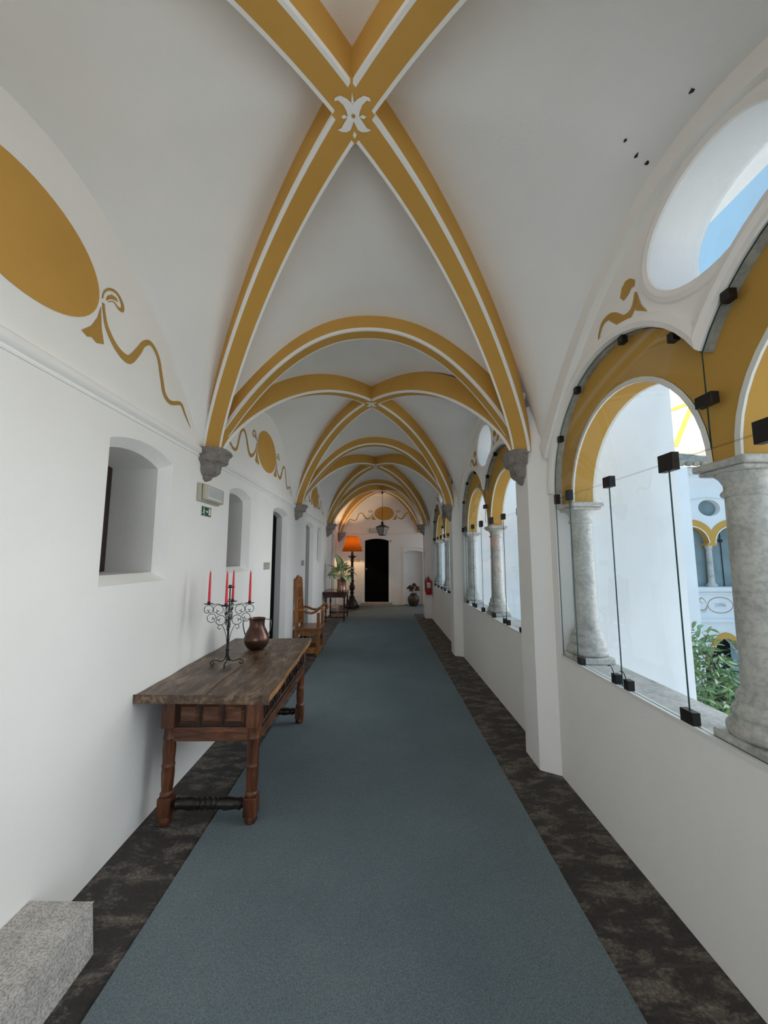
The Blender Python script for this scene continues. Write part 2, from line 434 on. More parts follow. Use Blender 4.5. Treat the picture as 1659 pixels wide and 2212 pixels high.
def rib_mesh(path, lat, hgt=.23, wd=.145, edge=.018):
    """path: soffit centre line, lat: horizontal unit vector across the rib"""
    mb = MB(); lat = Vector(lat).normalized(); P = [Vector(p) for p in path]; n = len(P)
    sec = [(-wd/2, hgt), (-wd/2, .026), (-wd/2, 0), (-wd/2+edge, 0), (wd/2-edge, 0), (wd/2, 0), (wd/2, .026), (wd/2, hgt)]
    ms = ['ochre', 'line', 'line', 'ochre', 'line', 'line', 'ochre']
    rows = []
    for i, p in enumerate(P):
        t = (P[min(i+1, n-1)]-P[max(i-1, 0)]).normalized(); nn = t.cross(lat)
        if nn.z < 0: nn = -nn
        if abs(t.z) > .95: nn.z = max(nn.z, 0)
        kk = .22+.78*min(1, max(0, (p.z-2.54)/.55))     # the rib grows out of the corbel
        rows.append([p+lat*a+nn*(h*kk if h > .1 else h) for a, h in sec])
    for k in range(7):
        vs = []; 
        for r in rows: vs += [r[k], r[k+1]]
        mb.add(vs, [(2*i, 2*i+1, 2*i+3, 2*i+2) for i in range(n-1)], ms[k])
    return mb
for i in range(1, 5):     # transverse ribs
    y = PY[i]-.02
    path = []
    for k in range(-32, 33):
        a = k/32; u = math.sin(a*PI/2)*.995
        x = XC+u*(1.335 if u > 0 else 1.335)
        path.append((x, y, 2.54+1.095*Tf(abs(u))))
    rib_mesh(path, (0, 1, 0)).build('transverse_rib', ceiling, smooth=30)
def diag(x0, x1, y0, y1, xb=None):
    xm = -.13 if xb is None else xb; ym = (y0+y1)/2
    for (xa, ya, xe, ye) in ((x0, y0, x1, y1), (x0, y1, x1, y0)):
        path = []
        for k in range(-30, 31):
            s_ = math.sin(k/30*PI/2)
            if s_ < 0: x, y = xm+(xa-xm)*-s_, ym+(ya-ym)*-s_
            else: x, y = xm+(xe-xm)*s_, ym+(ye-ym)*s_
            path.append((x, y, 2.53+1.165*Df(abs(s_))))
        d = Vector((xe-xa, ye-ya, 0)); rib_mesh(path, (-d.y, d.x, 0)).build('diagonal_rib', ceiling, smooth=30)
    # painted boss where the ribs cross
    b = MB(); z = 2.53+1.165
    oc = [(xm+.135*math.cos(a*PI/4), ym+.135*math.sin(a*PI/4)) for a in range(8)]
    b.prism([(xm-.10, ym), (xm, ym-.13), (xm+.10, ym), (xm, ym+.13)], lambda a, c: (a, c, z-.002), lambda a, c: (a, c, z+.05), 'ochre')
    def fl(pts): 
        b.poly([[(xm+p*.0145, ym+q*.0145) for p, q in pts]], lambda a, c: (a, c, z-.0045), 'line')
    half = [(.0, 1.6), (1.2, 4.2), (2.6, 4.9), (4.2, 4.8), (5.6, 4.2), (4.2, 3.6), (3.2, 2.2), (1.8, .2), (2.1, -1.2), (3.0, -3.0), (4.4, -4.2), (5.7, -4.0), (5.3, -5.0), (3.6, -5.5), (1.6, -4.6), (.0, -3.2)]
    fl(half+[(-p, q) for p, q in half[::-1] if p > 0])
    fl([(0, 6.9), (.7, 5.6), (0, 4.6), (-.6, 5.8)]); fl([(1.8, .3), (3.2, 1.0), (4.2, .3), (3.0, -.3)]); fl([(-1.8, .3), (-3.2, 1.0), (-4.0, .3), (-3.0, -.3)]); fl([(-.5, -3.4), (.5, -3.4), (0, -6.4)])
    b.poly([circle(xm, ym, .009, .009, 12)], lambda a, c: (a, c, z-.0065), 'ochre_dark')
    b.build('boss', ceiling)
for i in range(0, 4): diag(-1.43, 1.19, PY[i]+.06, PY[i+1]-.10)
diag(-1.36, 1.30, PY[4]+.10, 13.44, .045)

# ------------------------------------------------------------------ left wall with deep openings
def arch_out(y0, y1, z0, zs, zc, n=12):
    L = [(y0, z0), (y1, z0)]
    for k in range(n+1):
        t = k/n; y = y1+(y0-y1)*t; L.append((y, zs+(zc-zs)*(1-(2*t-1)**2)))
    return L
openW = [(2.08, 2.73, 1.49), (3.77, 4.41, 1.49), (9.10, 9.72, 1.52)]
openD = [(5.33, 6.17, 0.0), (7.70, 8.56, 0.0), (11.75, 12.55, 0.0)]
loops = []; lw = MB()
for (a, b_, z0) in openW+openD:
    o_ = arch_out(a, b_, z0, 2.305, 2.365); m_ = .055
    i_ = arch_out(a+m_, b_-m_, z0+m_ if z0 > 0 else 0, 2.262, 2.312)
    loops.append(o_)
    XD = -1.93 if z0 > 0 else (-1.66 if a < 6 else -1.78)
    lw.bridge([(XL, y, z) for y, z in o_], [(-1.565, y, z) for y, z in i_], 'white')
    lw.wall(i_, lambda y, z: (-1.565, y, z), lambda y, z, X=XD: (X, y, z), 'white')
outer = [(YB, 0), (13.54, 0), (13.54, 3.98), (YB, 3.98)]
lw.poly([outer]+loops, lambda y, z: (XL, y, z), 'white')
lw.box(-2.3, -1.97, YB, 13.9, -.2, 4.0, 'white')
# painted ovals and ribbons, one set per bay
def swirl(mb, c, s, fn, sc=1.0):
    """c=(centre along wall, centre height); s=+1/-1 side"""
    def P(l): return [(c[0]+s*(a-1.53)*sc, c[1]+(b-3.0)*sc) for a, b in l]
    stroke(mb, P([(1.972, 3.0), (1.985, 2.95), (2.017, 2.881), (2.103, 2.815), (2.205, 2.805), (2.284, 2.90), (2.331, 2.975), (2.402, 3.018), (2.488, 2.973), (2.544, 2.852), (2.59, 2.759), (2.673, 2.733), (2.804, 2.777), (2.873, 2.725), (2.97, 2.645)]),
           [.018*sc, .02*sc, .028*sc, .038*sc, .05*sc, .045*sc, .036*sc, .03*sc, .03*sc, .034*sc, .036*sc, .03*sc, .028*sc, .02*sc, .003], fn, 'ochre_dark')
    stroke(mb, P([(1.962, 3.02), (1.972, 3.065), (2.011, 3.108), (2.065, 3.124), (2.112, 3.095), (2.118, 3.06), (2.09, 3.048), (2.045, 3.058), (2.005, 3.03)]), [.008*sc, .010*sc, .014*sc, .016*sc, .022*sc, .026*sc, .016*sc, .006*sc, .005*sc], fn, 'ochre_dark')
    mb.poly([P([(1.988, 3.025), (1.995, 3.058), (2.025, 3.088), (2.062, 3.095), (2.08, 3.08), (2.05, 3.072), (2.017, 3.055)])], fn, 'ochre_dark')
    mb.poly([P([(1.957, 2.972), (1.940, 2.893), (1.905, 2.828), (1.846, 2.768), (1.885, 2.757), (1.915, 2.772), (1.950, 2.76), (2.002, 2.782), (1.975, 2.859)])], fn, 'ochre_dark')
for c in (1.50, 4.96, 8.66):
    fn = lambda y, z: (XL+.003, y, z)
    lw.poly([circle(c, 3.005, .41, .262, 48)], fn, 'ochre')
    swirl(lw, (c, 3.0), 1, fn); swirl(lw, (c, 3.0), -1, fn)
wall_left = struct(lw.build('wall_left', smooth=25))
# moulding along the left and end walls
def cornice(mb, a, b, base, out, z, mat='white'):
    """profile swept from a to b on a wall; out = unit vector away from wall"""
    prof = [(0, -.028), (.010, -.028), (.012, -.018), (.006, -.014), (.006, -.006), (.022, 0), (.032, .012), (.034, .028), (.030, .042), (.018, .052), (.008, .058), (0, .062)]
    vs = []
    for q in (a, b):
        for d, h in prof: vs.append(Vector(q)+Vector(out)*d+Vector((0, 0, z+h)))
    n = len(prof); mb.add(vs, [(i, i+1, n+i+1, n+i) for i in range(n-1)], mat)
t1 = MB()
for i in range(1, 5):
    cornice(t1, (XL, PY[i-1]+.17 if i > 1 else PY[0], 0), (XL, PY[i]-.15, 0), None, (1, 0, 0), 2.49)
cornice(t1, (XL, PY[4]+.2, 0), (XL, 13.54, 0), None, (1, 0, 0), 2.47)
struct(t1.build('trim_1'))

# casements and doors inside the openings
for n_, (a, b_, z0) in enumerate(openW, 1):
    f = MB(); x = -1.925
    f.box(x-.02, x, a+.05, b_-.05, z0+.05, 2.30, 'recess')
    for (p, q) in ((a+.055, a+.10), ((a+b_)/2-.03, (a+b_)/2+.03), (b_-.10, b_-.055)): f.box(x, x+.045, p, q, z0+.06, 2.27, 'frame')
    for zz in (z0+.06, 1.9, 2.2): f.box(x, x+.04, a+.10, b_-.10, zz, zz+.05, 'frame')
    struct(f.build('window_%d' % (n_+4), bev=.004))
for n_, (a, b_, z0) in enumerate(openD, 1):
    f = MB(); x = -1.655 if a < 6 else -1.775
    f.box(x-.04, x, a+.05, b_-.05, 0, 2.32, 'doorblack')
    for p in (a+.10, (a+b_)/2+.03):
        for zz in (.15, 1.15): f.box(x, x+.015, p, p+(b_-a)/2-.16, zz, zz+.85, 'doorblack')
    d = struct(f.build('door_%d' % n_, bev=.005))
    h_ = MB(); h_.lathe([(.012, 0), (.012, .04), (.028, .05), (.028, .07), (.01, .08)], 'metalgrey', (x, a+.14, 1.02), 12, 'x'); h_.build('door_handle', d)

# ------------------------------------------------------------------ right wall with twin arches and oculi
def twin_outline(c, n=20):
    L = [(c-1.46, .895), (c+1.46, .895)]
    R, dz, zc = .78, .68, 2.15
    a1 = math.acos((1.46-dz)/R) if (1.46-dz) < R else 0
    cusp = math.acos(dz/R)
    for k in range(n+1): a = (PI-cusp)*k/n; L.append((c+dz+R*math.cos(a), zc+R*math.sin(a)))
    for k in range(1, n+1): a = cusp+(PI-cusp)*k/n; L.append((c-dz+R*math.cos(a), zc+R*math.sin(a)))
    return L
XO = 1.62
rw = MB()
wl = [twin_outline(c) for c in BC]
oc = [circle(c-.10, 3.11, .345, .262, 40) for c in BC]
oc2 = [circle(c-.10, 3.12, .335, .25, 40) for c in BC]
outer = [(YB, 0), (PY[4], 0), (PY[4], 3.98), (YB, 3.98)]
rw.poly([outer]+wl+oc, lambda y, z: (XR, y, z), 'white')
outer2 = [(YB, -3.5), (PY[4], -3.5), (PY[4], 3.98), (YB, 3.98)]
rw.poly([outer2]+wl+oc2, lambda y, z: (XO, y, z), 'outwhite')
rw.wall(outer, lambda y, z: (XR, y, z), lambda y, z: (XO, y, z), 'white')
for L, o1, o2 in zip(wl, oc, oc2):
    rw.wall(L, lambda y, z: (XR, y, z), lambda y, z: (XO, y, z), 'outwhite')
    up = [p for p in L if p[1] > 2.12]
    rw.wall(up, lambda y, z: (XR+.012, y, z-.004), lambda y, z: (XR+.061, y, z-.004), 'stained', closed=False)
    rw.bridge([(XR, y, z) for y, z in o1], [(XO, y, z) for y, z in o2], 'outwhite')
# raised rims round arches and oculi, painted ribbons beside the oculi
for c in BC:
    for sgn in (-1, 1):
        R, dz, zc = .78, .68, 2.15; pts = []
        cusp = math.acos((dz+.0)/(R+.07))
        for k in range(25):
            a = (PI-cusp)*k/24; pts.append(a)
        def ring(r, x):
            cu = math.acos(dz/r); return [(x, c+sgn*(dz+r*math.cos((PI-cu)*k/24)), zc+r*math.sin((PI-cu)*k/24)) for k in range(25)]
        rings = [ring(R, XR), ring(R+.004, XR-.022), ring(R+.03, XR-.030), ring(R+.062, XR-.022), ring(R+.072, XR)]
        for A, B in zip(rings, rings[1:]): rw.bridge(A, B, 'white', closed=False)
    E = lambda d, x: [(x, y, z) for y, z in circle(c-.10, 3.11, .345+d, .262+d, 40)]
    rr = [E(0, XR), E(.004, XR-.012), E(.03, XR-.018), E(.055, XR-.012), E(.065, XR)]
    for A, B in zip(rr, rr[1:]): rw.bridge(A, B, 'white')
    fn = lambda y, z: (XR-.004, y, z)
    for s in (1, -1):
        P = lambda l: [(c-.07+s*(a-1.50), b) for a, b in l]
        stroke(rw, P([(1.925, 3.068), (1.948, 3.007), (1.985, 2.978), (2.05, 2.985), (2.114, 3.044), (2.171, 3.085), (2.237, 3.085), (2.277, 3.04), (2.305, 2.98), (2.40, 2.95)]), [.02, .03, .045, .055, .055, .035, .028, .02, .014, .003], fn, 'ochre_dark')
        rw.poly([P([(1.915, 3.061), (1.938, 2.97), (1.85, 2.905), (1.895, 2.975)])], fn, 'ochre_dark')
        rw.poly([P([(1.96, 3.174), (1.925, 3.14), (1.93, 3.105), (1.957, 3.117), (1.981, 3.097), (2.026, 3.088), (2.055, 3.125), (2.035, 3.17), (1.997, 3.187)])], fn, 'ochre_dark')
# wall rib framing each lunette
for (y0, y1) in zip(PY[0:4], PY[1:5]):
    ym, b = (y0+y1)/2, (y1-y0)/2
    def lun(d, x, ym=ym, b=b):
        out = []
        for k in range(-24, 25):
            v = k/24*.90; out.append((x, ym+v*(b-d*.75), 2.50+1.02*max(0, 1-(abs(v)*1.09)**1.9)-d))
        return out
    A, B, C_ = lun(-.03, XR-.045), lun(.085, XR-.045), lun(.085+.012, XR)
    rw.bridge(A, B, 'white', closed=False); rw.bridge(B, C_, 'white', closed=False)
# pilasters between the windows
def pilaster(yc, last=False):
    y0, y1 = (yc-.18, yc+.20)
    L = [(XR+.01, y0), (XP, y0+.09), (XP, y1), (XR+.01, y1+.06)]
    top = 3.0
    rw.wall(L, lambda x, y: (x, y, 0), lambda x, y: (x, y, top), 'white', closed=False)
    rw.poly([L], lambda x, y: (x, y, top), 'white')
for yc in PY[1:4]: pilaster(yc)
rw.box(1.20, XO+.3, 10.62, 11.05, 0, 3.9, 'white')
wall_right = struct(rw.build('wall_right', smooth=25))

# ochre arcade standing on the columns inside each window
def arcade(c):
    mb = MB(); xa, xb = 1.437, 1.600
    R, dz, zc = .78, .68, 2.15; rs, zs, cy = .595, 2.055, .675
    cusp = math.acos(dz/R); n = 20
    L = [(c+1.46, zs)]
    for k in range(n+1): a = (PI-cusp)*k/n; L.append((c+dz+R*math.cos(a), zc+R*math.sin(a)))
    for k in range(1, n+1): a = cusp+(PI-cusp)*k/n; L.append((c-dz+R*math.cos(a), zc+R*math.sin(a)))
    L.append((c-1.46, zs))
    def small(r, cc, flip=False):
        return [(cc-r*math.cos(PI*k/24), zs+r*math.sin(PI*k/24)) for k in range(25)]
    for (r, m_) in ((rs+.028, 'ochre'),):
        mb.poly([L+small(r, c-cy)+small(r, c+cy)], lambda y, z: (xa, y, z), m_)
        mb.poly([L+small(rs, c-cy)+small(rs, c+cy)], lambda y, z: (xb, y, z), 'ochre')
    for cc in (c-cy, c+cy):
        A = small(rs+.028, cc); B = small(rs, cc)
        mb.bridge([(xa-.004, y, z) for y, z in A], [(xa-.006, y, z) for y, z in B], 'line', closed=False)
        mb.bridge([(xa-.006, y, z) for y, z in B], [(xa+.006, y, z) for y, z in B], 'line', closed=False)
        mb.bridge([(xa+.006, y, z) for y, z in B], [(xb-.02, y, z) for y, z in B], 'ochre', closed=False)
        mb.bridge([(xb-.02, y, z) for y, z in B], [(xb, y, z) for y, z in B], 'line', closed=False)
    for (y0, y1) in ((c-1.46, c-cy-rs), (c-cy+rs, c+cy-rs), (c+cy+rs, c+1.46)): mb.box(xa, xb, y0, y1, zs-.005, zs, 'outwhite')
    return mb.build('arcade', wall_right, smooth=25)
for c in BC: arcade(c)
# sills
for i, c in enumerate(BC):
    s_ = MB(); s_.box(XR+.002, 1.665, c-1.459, c+1.459, .86, .90, 'marble'); struct(s_.build('trim_%d' % (i+3), bev=.006))
    sm = MB(); sm.box(XR-.012, XR+.03, c-1.45, c+1.45, .895, .912, 'paperwhite'); sm.build('glass_channel', None); o = bpy.data.objects['glass_channel' if i == 0 else 'glass_channel.%03d' % i]; o.parent = wall_right

# ------------------------------------------------------------------ corbels (part of the walls)
def corbel(x, y, sgn, parent, s=1.0, zt=2.545, depth=.235):
    prof = [(0.0, 1.0), (-.035, 1.04), (-.055, .93), (-.095, .88), (-.13, .86), (-.150, .66), (-.175, .60), (-.23, .58), (-.262, .44), (-.275, .30), (-.305, .24), (-.325, .06)]
    mb = MB(); n = 10; vs = []; seg = 13
    for dz, r in prof:
        for k in range(seg):
            a = PI*k/(seg-1)
            ca, sa = math.cos(a), math.sin(a)
            q = .62
            px = (abs(sa)**q)*depth*r; py = math.copysign(abs(ca)**q, ca)*.185*r
            jx = 1+.05*math.sin(k*3.1+dz*60)
            vs.append((x+sgn*px*s*jx, y+py*s, zt+dz*s))
    fs = []
    for i in range(len(prof)-1):
        for k in range(seg-1):
            fs.append((i*seg+k, i*seg+k+1, (i+1)*seg+k+1, (i+1)*seg+k))
    fs.append(tuple(range(seg))); fs.append(tuple((len(prof)-1)*seg+k for k in range(seg)))
    mb.add(vs, fs, 'corbel'); return mb.build('corbel', parent, smooth=40)
for i in range(1, 4):
    corbel(XL, PY[i]-.07, 1, wall_left, .82)
    corbel(XP, PY[i]+.03, -1, wall_right, .88, 2.555, .17)
corbel(XL, PY[4]+.05, 1, wall_left, 1.1); corbel(1.20, PY[4]+.1, -1, wall_right, .9, 2.53)

# ------------------------------------------------------------------ end wall
ew = MB(); YE = 13.54
door_o = [(-.555, .10), (.268, .10)]
def arc_open(x0, x1, z0, zs, zc, n=12): return arch_out(x0, x1, z0, zs, zc, n)
dO = arc_open(-.56, .27, 0, 2.205, 2.275); nO = arc_open(.815, 1.455, 0, 1.80, 1.86)
fnE = lambda x, z: (x, YE, z)
ew.poly([[(XL, 0), (4.4, 0), (4.4, 3.98), (XL, 3.98)], dO, nO], fnE, 'white')
ew.wall(dO, fnE, lambda x, z: (x, YE+.30, z), 'white'); ew.wall(nO, fnE, lambda x, z: (x, YE+.16, z), 'white')
ew.poly([nO], lambda x, z: (x, YE+.16, z), 'outwhite')
ew.box(XL, 4.4, YE+.31, YE+.4, -.1, 4, 'white')
def frame_band(mb, x0, x1, zs, zc, wd, dep, y=YE, z0=0):
    I = arch_out(x0, x1, z0, zs, zc)[1:]+[(x0, z0)]; O = arch_out(x0-wd, x1+wd, z0, zs+wd*.8, zc+wd)[1:]+[(x0-wd, z0)]
    mb.bridge([(x, y-dep, z) for x, z in I], [(x, y-dep, z) for x, z in O], 'white', closed=False)
    mb.bridge([(x, y-dep, z) for x, z in O], [(x, y, z) for x, z in O], 'white', closed=False)
    mb.bridge([(x, y-dep, z) for x, z in I], [(x, y, z) for x, z in I], 'white', closed=False)
frame_band(ew, -.56, .27, 2.205, 2.275, .07, .02)
frame_band(ew, .815, 1.455, 1.80, 1.86, .06, .02)
frame_band(ew, .755, 1.515, 1.90, 1.97, .035, .035, z0=1.88)
ew.poly([circle(.115, 3.16, .345, .243, 48)], lambda x, z: (x, YE-.003, z), 'ochre')
for s in (1, -1): swirl(ew, (.115, 3.16), s, lambda x, z: (x, YE-.003, z), .93)
wall_end = struct(ew.build('wall_back', smooth=25))
t2 = MB(); cornice(t2, (XL, YE, 0), (4.4, YE, 0), None, (0, -1, 0), 2.44); struct(t2.build('trim_2'))
def corbel_end(x):
    c_ = corbel(0, 0, -1, wall_end, 1.0); c_.rotation_euler = (0, 0, PI/4*3 if x > 0 else PI/4*5+PI*0); c_.location = (x, YE-.02, 0)
c_ = corbel(0, 0, 1, wall_end, 1.0, 2.49); c_.rotation_euler = (0, 0, -PI/4); c_.location = (XL+.03, YE-.04, 0)
dm = MB(); dm.box(-.56, .27, YE+.10, YE+.15, .1, 2.3, 'doorblack')
for x in (-.50, -.11):
    for z0, z1 in ((.25, 1.05), (1.2, 2.1)): dm.box(x, x+.33, YE+.085, YE+.10, z0, z1, 'doorblack')
d4 = struct(dm.build('door_4', bev=.006))
h_ = MB(); h_.lathe([(.010, 0), (.012, .03), (.026, .04), (.022, .065)], 'metalgrey', (-.50, YE+.05, 1.22), 12, 'y'); h_.build('door_handle', d4)
st = MB(); st.box(-.67, .38, YE-.22, YE+.10, 0, .10, 'threshold')
tag(st.build('doorstep', bev=.012), 'pale stone step below the black door at the corridor end', 'step')
# closing walls, out of view: behind the camera and round the far corner
bw = MB(); bw.box(-2.3, -1.3, YB-.2, YB, -.1, 4, 'white'); bw.box(1.2, XO, YB-.2, YB, -.1, 4, 'white'); bw.box(-1.3, 1.2, YB-.2, YB, 3.05, 4, 'white'); struct(bw.build('wall_front'))
sw = MB(); sw.box(4.4, 4.6, 10.6, 13.9, -.1, 4.0, 'white'); sw.box(1.6, 4.4, 10.35, 10.6, -3.5, 4.0, 'outwhite'); sw.box(1.38, 4.6, 10.35, 13.9, 3.80, 3.95, 'white')
struct(sw.build('wall_side'))
# opening arch between the corner bay and the far wing
path = []
for k in range(-28, 29):
    s_ = math.sin(k/28*PI/2); path.append((1.30, (11.05+YE)/2+s_*1.22, 2.5+1.1*Tf(abs(s_))))
rib_mesh(path, (1, 0, 0), .4).build('transverse_rib', ceiling, smooth=30)

# ------------------------------------------------------------------ floor
fm = MB(); fm.box(-2.3, XO, YB-.2, 13.9, -.25, 0, 'slate'); fm.box(XO, 4.6, 10.6, 13.9, -.25, 0, 'slate'); struct(fm.build('floor'))
cp = MB()
L = [(-1.064, YB+.05), (.942, YB+.05), (.945, 11.30), (1.18, 11.30), (1.6, 11.32), (1.6, 13.50), (.40, 13.50), (.40, 13.30), (-.70, 13.30), (-.72, 12.2), (-1.05, 11.35)]
cp.prism(L, lambda x, y: (x, y, .001), lambda x, y: (x, y, .011), 'carpet', 'blackrub')
tag(cp.build('carpet_runner'), 'long blue-grey carpet runner laid down the middle of the stone corridor', 'carpet')

# ------------------------------------------------------------------ columns
def column_mesh(parent, worn=0):
    b_ = MB(); b_.box(-.125, .125, -.135, .135, 0, .045, 'marble')
    b_.lathe([(.120, .045), (.138, .06), (.140, .085), (.124, .105), (.112, .115), (.118, .13), (.120, .145), (.104, .165), (.098, .172), (.102, .185), (.100, .2), (.088, .225)], 'marble', seg=40)
    b_.build('base', parent, bev=.008, smooth=50)
    s_ = MB(); s_.lathe([(.084, .215), (.080, .26), (.078, .5), (.075, .75), (.072, 1.01)], 'marble', seg=40); s_.build('shaft', parent, smooth=50)
    c_ = MB(); c_.lathe([(.070, .995), (.084, 1.0), (.086, 1.01), (.082, 1.02), (.072, 1.027), (.074, 1.05), (.086, 1.075), (.102, 1.09), (.104, 1.098)], 'marble', seg=40)
    c_.box(-.106, .106, -.110, .110, 1.095, 1.115, 'marble'); c_.box(-.120, .120, -.126, .126, 1.115, 1.147, 'marble')
    c_.build('capital', parent, bev=.008, smooth=50)
bayname = {0: 'window behind the camera', 1: 'nearest window', 2: 'second window', 3: 'farthest window'}
first = None
for i, c in enumerate(BC):
    for j, dy in enumerate((-1.345, 0, 1.345)):
        if i == 0 and j < 2: continue
        pos = ('near side', 'middle', 'far side')[j]
        lab = 'weathered marble column at the %s of the %s on the right' % (pos, bayname[i])
        if first is None:
            first = thing('stone_column', (1.515, c+dy, .90), lab, 'column', 0, 'marble window columns'); column_mesh(first); o = first
        else:
            o = copy_tree(first); o.location = (1.515, c+dy, .90); o['label'] = lab
        if i >= 2 and j == 0: pass

# ------------------------------------------------------------------ glass
def pane_box(mb, loop, x0=1.383, x1=1.389):
    mb.poly([loop], lambda y, z: (x0, y, z), 'glass'); mb.poly([loop], lambda y, z: (x1, y, z), 'glass')
    mb.wall(loop, lambda y, z: (x0, y, z), lambda y, z: (x1, y, z), 'glassedge')
def clip(mb, y, z, wy, wz, hook=False):
    mb.box(1.368, 1.404, y-wy/2, y+wy/2, z-wz/2, z+wz/2, 'clip')
    if hook:
        mb.tube([(1.372, y, z+wz/2), (1.366, y+.004, z+wz/2+.03), (1.362, y+.02, z+wz/2+.045), (1.362, y+.035, z+wz/2+.035)], .003, 'clip', 6)
for i, c in enumerate(BC):
    if i == 0: nm = 'window_4'
    else: nm = 'window_%d' % i
    wroot = bpy.data.objects.new(nm, None); COL.objects.link(wroot); wroot['kind'] = 'structure'; wroot.empty_display_size = .1
    ys = [c-1.455, c-1.235, c-.735, c-.245, c+.245, c+.735, c+1.235, c+1.455]; g = .0015
    for a, b_ in zip(ys, ys[1:]):
        p = MB(); pane_box(p, [(a+g, .913), (b_-g, .913), (b_-g, 2.098), (a+g, 2.098)]); p.build('pane', wroot, smooth=0)
    R, dz, zc = .775, .68, 2.15; cusp = math.acos(dz/R)
    for s in (1, -1):
        L = [(c+s*1.455, 2.102)]+[(c+s*(dz+R*math.cos((PI-cusp)*k/24)), zc+R*math.sin((PI-cusp)*k/24)) for k in range(25)]+[(c+s*g, 2.102)]
        p = MB(); pane_box(p, L); p.build('pane', wroot, smooth=0)
    specs = [(c+s*1.235, 2.1, .05, .075, 0) for s in (1, -1)]+[(c+s*1.43, 2.098, .035, .075, 0) for s in (1, -1)]+[(c+s*.735, 2.1, .075, .065, 0) for s in (1, -1)]+[(c+s*.245, 2.1, .095, .085, 0) for s in (1, -1)]
    specs += [(c, 2.31, .085, .05, 0)]+[(c+s*1.19, .935, .05, .045, 0) for s in (1, -1)]+[(c+s*.245, .937, .075, .06, 0) for s in (1, -1)]
    specs += [(c+s*.79, .935, .045, .06, 1) for s in (1, -1)]+[(c+s*.675, .935, .045, .06, 1) for s in (1, -1)]
    for s in (1, -1):
        for a in (62, 32, 103, 135):
            a = math.radians(a); specs.append((c+s*(dz+.755*math.cos(a)), zc+.755*math.sin(a), .04, .045, 0))
    for y, z, wy, wz, hk in specs:
        m_ = MB(); clip(m_, y, z, wy, wz, hk); m_.build('clip', wroot, bev=.002)
    # dusty pane in the oculus
    p = MB(); p.prism(circle(c-.10, 3.12, .333, .249, 36), lambda y, z: (1.60, y, z), lambda y, z: (1.606, y, z), 'dusty'); p.build('oculus_pane', wroot, smooth=0)

# ------------------------------------------------------------------ long wooden table
T = thing('long_table', (-1.075, 3.345, 0), 'long old dark wooden table with worn plank top against the left wall', 'table')
TW, TL, TH = .455, .865, .82      # half width, half length, height
m = MB()
# slightly warped plank top in two boards
N = 24
def topx(f, j):     # the old top is slightly out of square
    t = j/N; xl = -.412; xr = .408*(1-t)+.360*t; return xl+(xr-xl)*f
def topy(f, j):
    t = j/N; y0 = -.900-.012*f; y1 = .735+.03*f; return y0+(y1-y0)*t
for (fa, fb) in ((0, .52), (.5225, 1)):
    vs = []
    for j in range(N+1):
        for f_, zz in ((fa, 1), (fb, 1), (fb, 0), (fa, 0)):
            x, y = topx(f_, j), topy(f_, j)
            wob = .003*math.sin(y*7+x*9)+.002*math.sin(y*17)
            ex = .004*math.sin(y*11+2) if f_ == 1 else 0
            ey = .008*math.sin(x*14) if j in (0, N) else 0
            vs.append((x+ex, y+ey, TH+wob-(0 if zz else .042)))
    fs = [(4*j+k, 4*j+(k+1) % 4, 4*j+4+(k+1) % 4, 4*j+4+k) for j in range(N) for k in range(4)]+[(0, 1, 2, 3), (4*N, 4*N+1, 4*N+2, 4*N+3)]
    m.add(vs, fs, 'oldtop')
m.add([(topx(1, j)+.004*math.sin(topy(1, j)*11+2)+.002, topy(1, j), z) for j in range(N+1) for z in (TH-.040, TH-.001)], [(2*j, 2*j+1, 2*j+3, 2*j+2) for j in range(N)], 'edgewood')
m.build('tabletop', T, bev=.005)
LX, LY, LS = .265, .725, .042
m = MB(); m.box(-LX-.09, LX+.085, -LY-.10, LY+.05, TH-.075, TH-.042, 'redwoodh'); m.build('under_moulding', T, bev=.008)
zt, zb = TH-.075, TH-.245
for s in (-1, 1):      # end aprons with three raised panels and a lower rail
    m = MB(); y = s*LY
    m.box(-LX, LX, y-.018, y+.018, zb-.085, zb+.0, 'redwoodh')
    m.box(-LX, LX, y-.010, y+.010, zb, zt, 'recess')
    for k in range(3):
        x0 = -LX+.055+k*.145; 
        a0, a1, b0, b1 = x0, x0+.125, zb+.022, zt-.028
        yo, yi = y+s*.010, y+s*.024
        R1 = [(a0, b0), (a1, b0), (a1, b1), (a0, b1)]; q = .018; R2 = [(a0+q, b0+q), (a1-q, b0+q), (a1-q, b1-q), (a0+q, b1-q)]
        m.bridge([(x, yo, z) for x, z in R1], [(x, yi, z) for x, z in R2], 'redwoodh'); m.poly([R2], lambda x, z: (x, yi, z), 'redwoodh')
    for x in (-LX+.041, -LX+.184, -LX+.330, LX-.052): m.box(x-.004, x+.010, y-s*.0-.014, y+.014, zb, zt, 'recess')
    m.box(-LX, LX, y-.016, y+.016, zt-.018, zt, 'redwoodh')
    m.build('end_apron', T, bev=.002)
